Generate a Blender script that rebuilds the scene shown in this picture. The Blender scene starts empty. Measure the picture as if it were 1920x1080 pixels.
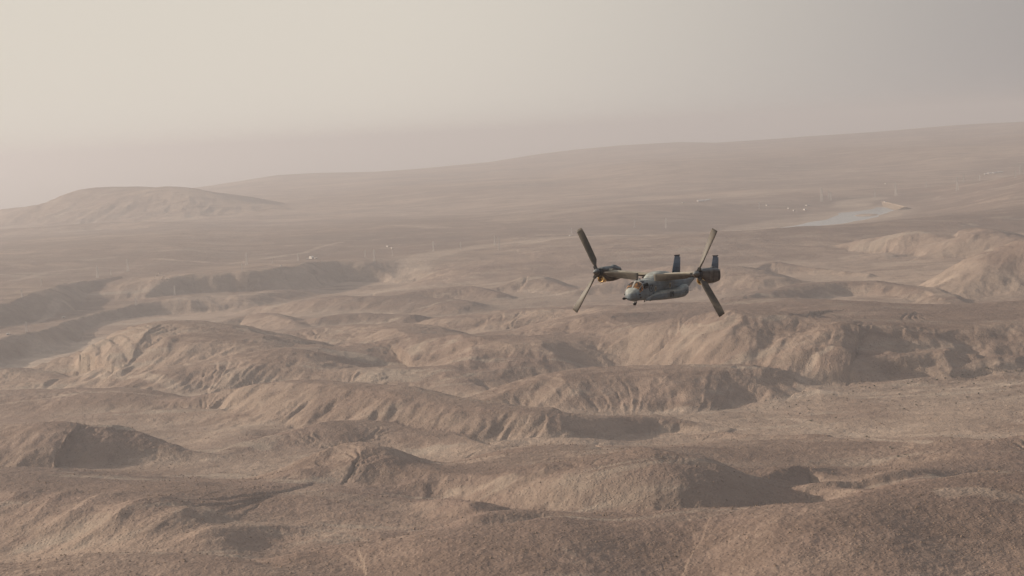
import bpy, bmesh, math, random
import numpy as np
from mathutils import Vector, Matrix

PI = math.pi
scene = bpy.context.scene
COL = scene.collection

# ------------------------------------------------------------------ camera
CAM_H = 300.0                      # metres above the wadi floor
PITCH = math.radians(4.44)
ROLL = math.radians(3.0)
FPX = 1920 * 70.0 / 36.0           # focal length in photo pixels
F = np.array([0.0, math.cos(PITCH), -math.sin(PITCH)])
R0 = np.array([1.0, 0.0, 0.0])
U0 = np.array([0.0, math.sin(PITCH), math.cos(PITCH)])
RT = math.cos(ROLL) * R0 - math.sin(ROLL) * U0
UP = math.sin(ROLL) * R0 + math.cos(ROLL) * U0
cam_data = bpy.data.cameras.new("camera")
cam_data.lens = 70.0
cam_data.sensor_width = 36.0
cam_data.clip_start = 1.0
cam_data.clip_end = 200000.0
cam = bpy.data.objects.new("camera", cam_data)
COL.objects.link(cam)
cam.matrix_world = Matrix(((RT[0], UP[0], -F[0], 0), (RT[1], UP[1], -F[1], 0),
                           (RT[2], UP[2], -F[2], CAM_H), (0, 0, 0, 1)))
scene.camera = cam

# ------------------------------------------------------------------ light
SUN_EL = math.radians(19.0)
SUN_AZ = math.radians(-71.0)       # from +Y (view direction), negative = to the left
SUN = Vector((math.sin(SUN_AZ) * math.cos(SUN_EL), math.cos(SUN_AZ) * math.cos(SUN_EL), math.sin(SUN_EL)))
sd = bpy.data.lights.new("sun", 'SUN')
sd.energy = 4.6
sd.angle = math.radians(0.6)
sd.color = (1.0, 0.84, 0.68)
sun = bpy.data.objects.new("sun", sd)
sun.rotation_euler = SUN.to_track_quat('Z', 'Y').to_euler()
sun.location = (0, 0, 600)
COL.objects.link(sun)

world = bpy.data.worlds.new("World")
scene.world = world
world.use_nodes = True
nt = world.node_tree
nt.nodes.clear()
N = nt.nodes.new
L = nt.links.new
out = N('ShaderNodeOutputWorld')
bg = N('ShaderNodeBackground')
bg.inputs['Strength'].default_value = 1.0
sky = N('ShaderNodeTexSky')
sky.sky_type = 'NISHITA'
sky.sun_disc = False
sky.sun_elevation = SUN_EL
sky.sun_rotation = SUN_AZ
sky.altitude = 300
sky.air_density = 1.0
sky.dust_density = 6.0
sky.ozone_density = 1.0
skm = N('ShaderNodeVectorMath'); skm.operation = 'SCALE'
skm.inputs['Scale'].default_value = 0.09
L(sky.outputs[0], skm.inputs[0])
tc = N('ShaderNodeTexCoord')
dot = N('ShaderNodeVectorMath'); dot.operation = 'DOT_PRODUCT'
dot.inputs[1].default_value = SUN
L(tc.outputs['Generated'], dot.inputs[0])
ramp = N('ShaderNodeMapRange')
ramp.inputs['From Min'].default_value = 0.0
ramp.inputs['From Max'].default_value = 0.40
ramp.interpolation_type = 'SMOOTHSTEP'
L(dot.outputs['Value'], ramp.inputs['Value'])
dust = N('ShaderNodeMix'); dust.data_type = 'RGBA'
dust.inputs[6].default_value = (0.36, 0.335, 0.33, 1)
dust.inputs[7].default_value = (0.72, 0.665, 0.585, 1)
L(ramp.outputs[0], dust.inputs[0])
sep = N('ShaderNodeSeparateXYZ')
L(tc.outputs['Generated'], sep.inputs[0])
el = N('ShaderNodeMapRange')       # how much dust hides the blue sky, by elevation
el.inputs['From Min'].default_value = 0.0
el.inputs['From Max'].default_value = 0.7
el.inputs['To Min'].default_value = 0.93
el.inputs['To Max'].default_value = 0.35
L(sep.outputs['Z'], el.inputs['Value'])
mx = N('ShaderNodeMix'); mx.data_type = 'RGBA'
L(el.outputs[0], mx.inputs[0])
L(skm.outputs[0], mx.inputs[6])
L(dust.outputs[2], mx.inputs[7])
L(mx.outputs[2], bg.inputs['Color'])
L(bg.outputs[0], out.inputs[0])

scene.view_settings.view_transform = 'Standard'
scene.view_settings.look = 'None'
scene.view_settings.exposure = 0.1
scene.view_settings.gamma = 1.0
scene.cycles.volume_bounces = 2
scene.cycles.max_bounces = 6
scene.cycles.diffuse_bounces = 2
scene.cycles.glossy_bounces = 2
scene.cycles.use_denoising = True


# ------------------------------------------------------------------ photo pixel -> place
def ray(u, v):
    d = F * FPX + RT * (u - 960.0) - UP * (v - 540.0)
    return d / np.linalg.norm(d)


def at_z(u, v, z):
    d = ray(u, v)
    t = (z - CAM_H) / d[2]
    return np.array([d[0] * t, d[1] * t, z])


# ------------------------------------------------------------------ numpy noise
rng = np.random.RandomState(11)
_G = rng.uniform(0, 2 * np.pi, (256, 256)).astype(np.float32)
_GX, _GY = np.cos(_G), np.sin(_G)
_JX = rng.uniform(-0.5, 0.5, (256, 256)).astype(np.float32)
_JY = rng.uniform(-0.5, 0.5, (256, 256)).astype(np.float32)


def perlin(x, y, off=0):
    x = x + off * 17.31; y = y - off * 9.77
    xi = np.floor(x).astype(np.int32); yi = np.floor(y).astype(np.int32)
    xf = (x - xi).astype(np.float32); yf = (y - yi).astype(np.float32)
    u = xf * xf * xf * (xf * (xf * 6 - 15) + 10); v = yf * yf * yf * (yf * (yf * 6 - 15) + 10)
    x0 = xi & 255; x1 = (xi + 1) & 255; y0 = yi & 255; y1 = (yi + 1) & 255
    a = _GX[x0, y0] * xf + _GY[x0, y0] * yf
    b = _GX[x1, y0] * (xf - 1) + _GY[x1, y0] * yf
    c = _GX[x0, y1] * xf + _GY[x0, y1] * (yf - 1)
    d = _GX[x1, y1] * (xf - 1) + _GY[x1, y1] * (yf - 1)
    return (a + u * (b - a)) * (1 - v) + (c + u * (d - c)) * v


def fbm(x, y, scale, octs, gain=0.5, off=0, ridged=False):
    s = 0; amp = 1.0; f = 1.0 / scale
    for o in range(octs):
        n = perlin(x * f, y * f, off + o)
        if ridged:
            n = 0.45 - np.abs(n) * 1.4
        s = s + n * amp
        amp *= gain; f *= 2.03
    return s


def smooth(t):
    t = np.clip(t, 0, 1)
    return t * t * (3 - 2 * t)

# ------------------------------------------------------------------ terrain
# broad floor levels: (photo u, v, level in metres)
BASE = [(-300, 1080, 48), (300, 1080, 50), (960, 1080, 52), (1600, 1080, 54), (2200, 1080, 54),
        (0, 960, 36), (600, 960, 40), (1200, 960, 42), (1800, 960, 44),
        (0, 860, 24), (500, 860, 26), (1000, 860, 24), (1500, 880, 14), (1900, 880, 22),
        (-300, 780, 16), (300, 780, 18), (800, 790, 18), (1250, 800, 12), (1600, 800, 12), (1900, 800, 14),
        (1500, 745, 10), (1900, 720, 12), (2300, 720, 12),
        (0, 735, 4), (400, 745, 12), (900, 750, 14),
        (0, 690, -16), (130, 650, -18), (250, 585, -18), (450, 575, -18), (650, 538, -16), (850, 500, -10),
        (600, 640, 4), (900, 640, 8), (1200, 640, 12), (1000, 580, 2), (700, 580, -4), (1300, 540, 4),
        (1850, 590, 0), (1650, 520, 2), (1900, 540, 4), (1450, 510, 4),
        (1100, 463, -4), (1400, 430, 2), (1600, 408, 6), (1800, 420, 12), (1500, 460, 8), (2100, 440, 14),
        (-200, 520, 6), (200, 470, 8), (500, 440, 10), (800, 420, 14), (1200, 390, 28), (1500, 350, 42),
        (1900, 360, 40), (0, 420, 0), (500, 372, 35), (900, 340, 60), (1300, 300, 105), (1700, 270, 125), (2100, 240, 140),
        (600, 1500, 50), (1500, 1500, 54)]
_bc = []
for (u, v, z) in BASE:
    p = at_z(u, v, z)
    _bc.append((math.atan2(p[0], p[1]), math.log(math.hypot(p[0], p[1])), z))


def base_level(x, y):
    a = np.arctan2(x, y).astype(np.float32)
    lr = np.log(np.maximum(np.hypot(x, y), 20.0)).astype(np.float32)
    num = 0; den = 1e-9
    for (pa, pl, z) in _bc:
        w = 1.0 / (((a - pa) * 3.0) ** 2 + (lr - pl) ** 2 + 0.004) ** 2
        num = num + w * z; den = den + w
    return num / den


# ridges: crest nodes (photo u, crest v, foot v); s front slope; bs back slope; flat = depth of flat
# top behind the crest; gu = gully depth (share of height); gw = gully spacing; sh = crest sharpness
RIDGES = []


def ridge(pts, s=0.3, bs=0.25, flat=0.0, gu=0.25, gw=70.0, sh=1.0, amin=2.0, dark=0.0):
    s *= 0.45 if np.mean([q[2] for q in pts]) > 640 else 0.72; gu *= 0.5; bs *= 0.75
    P = []
    for (u, vc, vf) in pts:
        d1 = ray(u, vf); d2 = ray(u, vc)
        t1 = -d1[2] / math.hypot(d1[0], d1[1]); t2 = -d2[2] / math.hypot(d2[0], d2[1])
        zb = 10.0
        for _ in range(6):
            dist = (CAM_H - zb) / t1
            k = dist / math.hypot(d1[0], d1[1])
            zb = float(base_level(np.float32(d1[0] * k), np.float32(d1[1] * k)))
        dist = (CAM_H - zb) / t1
        h = (zb + s * (CAM_H / t2 - dist)) / (1 + s / t2)
        h = max(h, zb + amin)
        D = (CAM_H - h) / t2
        k = D / math.hypot(d2[0], d2[1])
        x, y = d2[0] * k, d2[1] * k
        zc = float(base_level(np.float32(x), np.float32(y)))
        P.append((x, y, max(h - zc, amin), max((h - zb) / s, 30.0)))
    # a smooth line through the nodes, so that no kink throws a crease across the slope
    Q = np.array(P); n0 = len(Q)
    if n0 > 2:
        tt = np.linspace(0, n0 - 1, (n0 - 1) * 3 + 1)
        E = np.vstack([2 * Q[0] - Q[1], Q, 2 * Q[-1] - Q[-2]])
        R_ = []
        for t in tt:
            i = min(int(t), n0 - 2); f = t - i
            p0, p1, p2, p3 = E[i], E[i + 1], E[i + 2], E[i + 3]
            R_.append(.5 * (2 * p1 + (p2 - p0) * f + (2 * p0 - 5 * p1 + 4 * p2 - p3) * f * f + (3 * p1 - p0 - 3 * p2 + p3) * f ** 3))
        R_ = np.array(R_)
        for _ in range(3):
            R_[1:-1] = .25 * R_[:-2] + .5 * R_[1:-1] + .25 * R_[2:]
        R_[:, 2] = np.maximum(R_[:, 2], 1.0); R_[:, 3] = np.maximum(R_[:, 3], 30.0)
        P = [tuple(q) for q in R_]
    RIDGES.append(dict(P=P, bs=bs, flat=flat, gu=gu, gw=gw, sh=sh, s=s, dark=dark))


# --- foreground
ridge([(-200, 1075, 1200), (60, 1046, 1200), (330, 1040, 1200), (520, 1064, 1200), (640, 1080, 1200)], s=0.12, gu=0.1)
ridge([(240, 1062, 1110), (310, 1050, 1100), (370, 1062, 1100), (440, 1078, 1110)], s=0.2, bs=0.4, gu=.1)
ridge([(600, 1040, 1140), (700, 1012, 1140), (840, 998, 1140), (960, 990, 1150), (1100, 972, 1150), (1280, 968, 1150),
       (1400, 957, 1140), (1500, 955, 1130), (1600, 940, 1120), (1700, 915, 1110), (1800, 900, 1100), (1950, 891, 1100),
       (2200, 885, 1100)], s=0.16, bs=0.3, flat=10, gu=0.12, gw=90)
ridge([(1340, 958, 985), (1400, 940, 975), (1465, 927, 965), (1540, 926, 965), (1640, 934, 965)], s=0.22, bs=0.3, gu=.15)
ridge([(1150, 975, 1000), (1060, 962, 990), (990, 955, 985), (900, 965, 990)], s=0.2, bs=0.35)
# bottom-left gullied flank
ridge([(-300, 900, 1040), (-60, 905, 1045), (120, 915, 1040), (260, 935, 1030), (380, 965, 1020), (560, 985, 1020)],
      s=0.2, bs=0.12, flat=40, gu=0.5, gw=55)
ridge([(380, 1000, 1040), (520, 965, 1010), (680, 940, 985), (800, 935, 975), (900, 950, 980)], s=0.15, bs=0.2, gu=.35, gw=60)
# --- middle hill with cliff
ridge([(820, 880, 940), (900, 886, 955), (1000, 890, 955), (1090, 884, 960), (1170, 873, 960), (1250, 876, 966),
       (1330, 884, 962), (1400, 890, 955), (1460, 902, 945), (1520, 905, 930), (1570, 918, 932)],
      s=0.65, bs=0.1, flat=130, gu=0.45, gw=48, dark=.3)
ridge([(900, 850, 868), (970, 822, 845), (1030, 817, 842), (1100, 824, 848), (1200, 826, 850), (1300, 828, 850),
       (1400, 842, 862), (1500, 856, 875), (1600, 872, 885), (1680, 884, 895), (1760, 888, 893)], s=0.2, bs=0.4, gu=0.2, dark=.2)
ridge([(1200, 828, 840), (1300, 814, 836), (1370, 812, 840), (1450, 818, 845), (1520, 814, 850), (1580, 826, 858),
       (1640, 846, 866), (1690, 866, 880)], s=0.3, bs=0.45, gu=0.3, gw=50)
# --- hill left of it (dark hollow on its flank)
ridge([(430, 845, 860), (500, 824, 850), (560, 806, 850), (620, 797, 850), (700, 795, 850), (780, 799, 850),
       (840, 815, 855), (880, 832, 856), (930, 843, 858)], s=0.22, bs=0.35, flat=15, gu=0.2, gw=80, dark=.3)
ridge([(560, 880, 935), (640, 856, 930), (700, 852, 930), (750, 872, 930), (790, 905, 940)], s=0.28, bs=0.2, flat=20, gu=0.35, gw=60)
# --- left
ridge([(-300, 795, 905), (-60, 800, 905), (80, 806, 905), (145, 798, 900), (200, 812, 895), (260, 828, 885),
       (330, 844, 870), (420, 852, 862)], s=0.35, bs=0.35, gu=0.3, gw=60)
ridge([(-200, 905, 930), (0, 897, 915), (130, 898, 915), (200, 908, 918)], s=0.2, bs=.3)
ridge([(-80, 700, 735), (0, 693, 735), (60, 687, 735), (110, 702, 735), (170, 728, 738)], s=0.28, bs=0.5, gu=0.15, dark=.4)
ridge([(-250, 742, 785), (0, 733, 785), (150, 728, 780), (260, 731, 778), (350, 743, 775), (430, 752, 770)],
      s=0.2, bs=0.3, flat=10, gu=0.2, dark=.5)
ridge([(130, 782, 800), (260, 772, 798), (400, 764, 800), (520, 768, 802), (620, 780, 800)], s=0.2, bs=.25, gu=.2)
# --- long ridge with gullied cliffs
ridge([(370, 745, 775), (430, 730, 780), (500, 718, 790), (580, 717, 795), (640, 723, 805), (710, 730, 818),
       (780, 738, 830), (860, 750, 832), (930, 762, 830), (1000, 766, 828), (1060, 776, 826), (1120, 784, 824),
       (1180, 782, 820), (1260, 792, 812), (1320, 806, 812)], s=0.62, bs=0.3, flat=12, gu=0.6, gw=45, dark=.2)
ridge([(1130, 800, 815), (1200, 780, 808), (1250, 788, 806), (1310, 804, 808)], s=0.3, bs=.4)
# --- big left hill
ridge([(90, 700, 725), (140, 672, 730), (190, 640, 738), (240, 616, 740), (300, 602, 742), (360, 608, 742),
       (430, 626, 740), (480, 640, 736), (530, 655, 725)], s=0.33, bs=0.3, flat=30, gu=0.35, gw=65)
ridge([(330, 690, 742), (420, 672, 745), (520, 668, 742), (590, 680, 735), (650, 700, 728)], s=0.36, bs=0.25, flat=20, gu=0.5, gw=50)
ridge([(480, 640, 668), (560, 622, 665), (640, 612, 668), (720, 610, 670), (800, 622, 672), (870, 640, 672)], s=0.25, bs=0.3, flat=20, gu=0.4)
ridge([(400, 606, 622), (450, 592, 615), (500, 590, 612), (560, 604, 616)], s=0.25, bs=0.3)
ridge([(560, 600, 612), (620, 592, 612), (700, 588, 610), (780, 592, 612)], s=0.2, bs=.25)
ridge([(500, 575, 590), (600, 560, 585), (700, 556, 585), (800, 560, 588), (860, 574, 590)], s=0.22, bs=.25, flat=20)
# --- middle range
ridge([(600, 712, 732), (690, 690, 735), (760, 688, 738), (830, 704, 742), (900, 740, 752)], s=0.3, bs=0.35, flat=10, gu=0.3)
ridge([(620, 700, 715), (700, 655, 700), (760, 640, 700), (830, 636, 705), (900, 640, 715), (960, 650, 725)], s=0.36, bs=.25, flat=30, gu=.5, gw=60)
ridge([(820, 600, 625), (900, 590, 625), (1000, 578, 625), (1100, 582, 628), (1180, 600, 635)], s=0.25, bs=.25, flat=40, gu=.4, gw=70)
ridge([(930, 700, 730), (980, 660, 722), (1060, 640, 712), (1140, 626, 705), (1220, 618, 700), (1300, 612, 700)],
      s=0.38, bs=0.2, flat=60, gu=0.55, gw=70, dark=.2)
ridge([(880, 752, 770), (940, 735, 772), (1010, 713, 776), (1100, 697, 780), (1200, 692, 783), (1290, 690, 784),
       (1380, 700, 775), (1450, 722, 762), (1510, 742, 752)], s=0.38, bs=0.3, flat=25, gu=0.4, gw=70)
ridge([(740, 555, 575), (800, 541, 572), (860, 536, 568), (905, 536, 565), (940, 549, 565)], s=0.25, bs=0.4, gu=0.2, dark=.3)
ridge([(900, 545, 552), (950, 532, 550), (985, 513, 548), (1030, 530, 548), (1080, 546, 552)], s=0.4, bs=0.4, gu=0.4, gw=60, sh=.7)
ridge([(1080, 545, 556), (1160, 520, 552), (1230, 502, 552), (1300, 496, 552), (1380, 500, 548), (1440, 520, 548)], s=0.3, bs=.3, flat=20, gu=.3)
# --- right massif
ridge([(1180, 640, 700), (1260, 622, 705), (1340, 606, 712), (1420, 596, 735), (1480, 596, 742), (1540, 600, 738),
       (1600, 604, 728), (1680, 610, 722), (1760, 612, 716), (1850, 612, 708), (1960, 606, 700), (2150, 600, 690)],
      s=0.56, bs=0.22, flat=330, gu=0.4, gw=110, dark=.3)
ridge([(1300, 580, 590), (1380, 562, 580), (1440, 546, 574), (1520, 533, 562), (1600, 528, 556), (1660, 529, 556),
       (1710, 540, 560), (1760, 558, 574), (1830, 576, 586), (1900, 582, 590)], s=0.38, bs=0.5, flat=20, gu=0.35, gw=60, dark=.6)
ridge([(1410, 505, 520), (1440, 487, 518), (1475, 496, 516), (1540, 505, 516), (1640, 512, 520)], s=0.3, bs=0.5, gu=.15, dark=.5)
ridge([(1765, 518, 528), (1795, 506, 526), (1825, 507, 526), (1850, 520, 528)], s=0.35, bs=0.5, flat=10, gu=.1, dark=.6)
# big slope coming in from the right
ridge([(1750, 548, 562), (1810, 520, 565), (1870, 484, 568), (1930, 452, 570), (2050, 420, 575), (2250, 380, 575)],
      s=0.35, bs=0.35, flat=20, gu=0.35, gw=60)
ridge([(1560, 462, 474), (1620, 450, 478), (1680, 438, 480), (1730, 431, 482), (1760, 444, 482), (1790, 456, 484), (1830, 462, 484)],
      s=0.45, bs=0.4, gu=0.55, gw=70, sh=.8)
ridge([(1770, 450, 478), (1800, 430, 480), (1850, 434, 484), (1910, 446, 486), (2000, 452, 486)], s=0.45, bs=.4, gu=.5, gw=70, sh=.8)
ridge([(1720, 872, 880), (1800, 862, 884), (1850, 838, 888), (1900, 822, 890), (1990, 812, 892), (2150, 800, 895)], s=0.3, bs=.3, gu=.3)
# --- canyon rims and scarps (steep fronts, long level backs)
ridge([(-300, 600, 690), (-60, 580, 648), (20, 566, 630), (60, 545, 616), (130, 530, 592), (190, 522, 582), (250, 517, 570), (300, 515, 566)],
      s=0.82, bs=0.02, flat=500, gu=0.2, gw=120)
ridge([(230, 568, 590), (270, 545, 585), (300, 522, 580), (340, 514, 574), (430, 510, 570), (520, 501, 560), (583, 493, 545), (640, 489, 537),
       (700, 488, 534), (722, 500, 532), (745, 515, 530), (775, 527, 531)], s=0.82, bs=0.02, flat=500, gu=0.5, gw=50)
ridge([(715, 492, 520), (745, 484, 512), (793, 481, 506), (843, 477, 497), (900, 475, 490), (960, 474, 484), (1000, 468, 479),
       (1060, 454, 474), (1120, 444, 466), (1200, 437, 458), (1300, 431, 449), (1400, 424, 437)], s=0.82, bs=0.02, flat=500, gu=0.3, gw=90)
ridge([(-80, 648, 700), (0, 640, 676), (50, 622, 668), (75, 621, 660), (130, 604, 632), (183, 590, 610), (240, 572, 596), (300, 562, 590), (350, 557, 588), (420, 571, 584)],
      s=0.72, bs=0.05, flat=60, gu=0.35, gw=90)
# lake shores / far scarps
ridge([(1690, 392, 399), (1760, 376, 394), (1820, 362, 385), (1880, 348, 372), (1960, 334, 362), (2100, 318, 345)], s=0.35, bs=0.06, flat=200, gu=.3)
ridge([(1500, 392, 397), (1540, 385, 396), (1575, 388, 396)], s=0.3, bs=0.08, flat=40)
# left mountains
ridge([(-250, 405, 418), (-40, 400, 414), (30, 393, 413), (90, 384, 418), (130, 370, 420), (165, 359, 420), (197, 352, 420), (232, 356, 418),
       (258, 358, 417), (305, 349, 416), (345, 355, 414), (390, 366, 410), (440, 378, 405), (500, 384, 400)],
      s=0.28, bs=0.25, gu=0.6, gw=200, dark=.3)
ridge([(-200, 440, 455), (0, 432, 452), (150, 420, 445), (300, 415, 438), (400, 425, 437)], s=0.15, bs=.1, gu=.4, gw=180)
ridge([(300, 445, 452), (420, 436, 450), (560, 424, 440), (660, 418, 430)], s=0.1, bs=.05, gu=.4, gw=180)
# skyline
SKY_PTS = [(-400, 425, -10), (-100, 405, 0), (0, 399, 5), (90, 390, 10), (350, 354, 32), (400, 347, 48), (470, 336, 72), (520, 329, 85), (600, 325, 82),
           (700, 322, 80), (800, 314, 85), (920, 304, 100), (1000, 290, 130), (1080, 280, 150), (1160, 272, 163), (1280, 266, 162), (1340, 268, 147),
           (1450, 261, 152), (1620, 248, 166), (1800, 234, 184), (1920, 228, 186), (2300, 205, 196)]


def polyline_field(x, y, P, want=None):
    """nearest point on a polyline: distance, signed side (+ = beyond, as seen from the camera), index param, arc length"""
    best = np.full(x.shape, 1e12, np.float32)
    sd_ = np.zeros(x.shape, np.float32); ip = np.zeros(x.shape, np.float32); al = np.zeros(x.shape, np.float32)
    acc = 0.0
    for i in range(len(P) - 1):
        ax, ay = P[i][0], P[i][1]; bx, by = P[i + 1][0], P[i + 1][1]
        dx, dy = bx - ax, by - ay
        l2 = dx * dx + dy * dy + 1e-9; ln = math.sqrt(l2)
        t = np.clip(((x - ax) * dx + (y - ay) * dy) / l2, 0, 1)
        px = x - (ax + t * dx); py = y - (ay + t * dy)
        d2 = px * px + py * py
        m = d2 < best
        best = np.where(m, d2, best)
        cr = (dx * (y - ay) - dy * (x - ax)) / ln
        sd_ = np.where(m, cr, sd_)
        ip = np.where(m, i + t, ip)
        al = np.where(m, acc + t * ln, al)
        acc += ln
    return np.sqrt(best), sd_, ip, al


def terrain_height(X, Y, detail=True):
    """height and masks at flat arrays X, Y"""
    X = X.astype(np.float32); Y = Y.astype(np.float32)
    Rr = np.hypot(X, Y)
    base = base_level(X, Y).astype(np.float32)
    # warp so that no line stays smooth
    wx = X + 12 * fbm(X, Y, 240, 3, off=31) + 0.010 * Rr * perlin(X / (0.1 * 3000), Y / 300.0, 77) + 5 * fbm(X, Y, 50, 2, off=41)
    wy = Y + 14 * fbm(X, Y, 260, 3, off=51) + 6 * fbm(X, Y, 55, 2, off=61)
    amp = np.zeros_like(X); steep = np.zeros_like(X); dk = np.zeros_like(X)
    for ri, r in enumerate(RIDGES):
        P = r['P']
        amax = max(p[2] for p in P); wmax = max(p[3] for p in P)
        reach = max(wmax, r['flat'] + amax / r['bs']) * 1.15 + 60
        reach = min(reach, 9000)
        xs = [p[0] for p in P]; ys = [p[1] for p in P]
        m = (X > min(xs) - reach) & (X < max(xs) + reach) & (Y > min(ys) - reach) & (Y < max(ys) + reach)
        idx = np.nonzero(m)[0]
        if idx.size == 0:
            continue
        x = wx[idx]; y = wy[idx]
        d, side, ip, al = polyline_field(x, y, P)
        k = np.arange(len(P))
        ux_, uy_ = xs[-1] - xs[0], ys[-1] - ys[0]; ul_ = math.hypot(ux_, uy_)
        al = (x * ux_ + y * uy_) / ul_
        A = np.interp(ip, k, [p[2] for p in P]).astype(np.float32)
        W = np.interp(ip, k, [p[3] for p in P]).astype(np.float32)
        # away from the crest, blend the nodes by distance so that nothing jumps from one to the next
        nw = 1e-20; nA = 0; nW = 0
        for pn in P[::2] if len(P) > 8 else P:
            w_ = 1.0 / ((x - pn[0]) ** 2 + (y - pn[1]) ** 2 + 900.0) ** 1.5
            nw = nw + w_; nA = nA + w_ * pn[2]; nW = nW + w_ * pn[3]
        bl = smooth((d - 0.3 * W) / (1.2 * W + 20))
        A = A + (nA / nw - A) * bl; W = W + (nW / nw - W) * bl
        endt = np.minimum(ip, (len(P) - 1) - ip)
        isend = endt <= 0
        over = np.where(isend, np.sqrt(np.maximum(d * d - side * side, 0)), 0)
        ms = np.clip(side / np.maximum(d, 1e-3), -1, 1)
        # spurs and gullies down the flank
        gn = perlin(al / r['gw'] + ri * 13.7, d / (r['gw'] * 4.0), ri) + 0.45 * perlin(al / (r['gw'] * .43), d / (r['gw'] * 2.2), ri + 5) \
            + 0.25 * perlin(al / (r['gw'] * .19), d / r['gw'], ri + 9)
        ft = np.clip(d / W, 0, 1.6)
        gsh = (0.35 - np.abs(gn) * 1.6)
        Wf = W * (1 + r['gu'] * 0.85 * gn * np.clip(ft * 2.2, 0, 1))
        tf = d / np.maximum(Wf, 4)
        gf = smooth(1 - tf) ** r['sh']
        Wb = np.maximum(A / r['bs'], 10)
        tb = np.maximum(d - r['flat'] * (1 + 0.4 * perlin(al / 150.0, d / 300.0, ri + 3)), 0) / Wb
        gb = smooth(1 - tb)
        # crossing from front to back without a seam at the line's ends
        g = np.where(side > 0, gb, gf)
        g = np.where(isend, gf + (gb - gf) * smooth(ms * 0.5 + 0.5), g)
        g = g * smooth(1 - over / np.maximum(np.maximum(W, 60) * 1.8, r['flat'] * 1.2))
        gul = np.where(side > 0, 0.35, 1.0) * r['gu'] * A * 0.22 * gsh * (4 * g * (1 - g))
        a = np.maximum(A * g + gul, 0)
        cur = amp[idx]
        kk = np.minimum(4.0, 0.5 * np.minimum(a, cur) + 0.01)
        hmx = np.clip(0.5 + 0.5 * (a - cur) / kk, 0, 1)
        new = cur + (a - cur) * hmx + kk * hmx * (1 - hmx)
        amp[idx] = new
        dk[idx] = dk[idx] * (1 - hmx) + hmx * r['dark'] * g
    H = base + amp
    near = 1 - smooth((Rr - 5000) / 6000)
    up = smooth(amp / 16.0)
    H += near * (1.6 + 1.8 * up) * fbm(X, Y, 210, 3, off=3)
    H += (1 - near) * (14 * fbm(X, Y * 0.6, 900, 3, off=9) + 7 * fbm(X, Y, 330, 3, off=29, ridged=True))
    H += near * smooth((Rr - 1500) / 500) * (0.8 + 1.6 * up) * (fbm(X, Y, 125, 4, off=131, ridged=True) - .2)
    rx = X + 9 * fbm(X, Y, 75, 4, off=101); ry = Y + 9 * fbm(X, Y, 75, 4, off=111)
    for (Pr, A, w) in RIBS:
        w = w * 1.25
        Wp = [tuple(at_z(*q)[:2]) for q in Pr]
        xs = [q[0] for q in Wp]; ys = [q[1] for q in Wp]
        idx = np.nonzero((X > min(xs) - w * 2.2) & (X < max(xs) + w * 2.2) & (Y > min(ys) - w * 2.2) & (Y < max(ys) + w * 2.2))[0]
        if idx.size == 0:
            continue
        d, side, ip, al = polyline_field(rx[idx], ry[idx], Wp)
        g = np.clip(1 - d / (w * 1.5), 0, 1)
        g = g * g * (3 - 2 * g) * .55 + g * .45
        tp = smooth(np.minimum(ip, len(Wp) - 1 - ip) / .55) * .75 + .25
        H[idx] += A * .78 * g * tp
    # fall away beyond the skyline
    SP = []
    for q in SKY_PTS:
        w3 = at_z(*q); SP.append((math.atan2(w3[0], w3[1]), math.hypot(w3[0], w3[1]), q[2]))
    SP.sort()
    az_g = np.linspace(SP[0][0], SP[-1][0], 400)
    rs_g = np.interp(az_g, [q[0] for q in SP], [q[1] for q in SP]); zs_g = np.interp(az_g, [q[0] for q in SP], [q[2] for q in SP])
    idx = np.nonzero((Rr > 6000) & (Y > 0))[0]
    azi = np.arctan2(X[idx], Y[idx])
    rs_i = np.interp(azi, az_g, rs_g); Z = np.interp(azi, az_g, zs_g)
    sgn = Rr[idx] - rs_i
    d = np.abs(sgn)
    far = sgn > 0
    t_in = smooth(1 - d / 4000.0)
    hn = H[idx] * (1 - t_in) + (Z + 10 * perlin(X[idx] / 900.0, Y[idx] / 900.0, 4)) * t_in
    hill = smooth((amp[idx] - 12) / 25.0)
    hn = np.maximum(hn, hn + (H[idx] - hn) * hill)
    h = np.where(far, hn - 330 * smooth(d / 5000.0), hn)
    H[idx] = h
    H = np.where((Y <= 0) | (Rr > 50000), np.minimum(H, 60), H)
    return H, amp, dk, Rr


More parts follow.
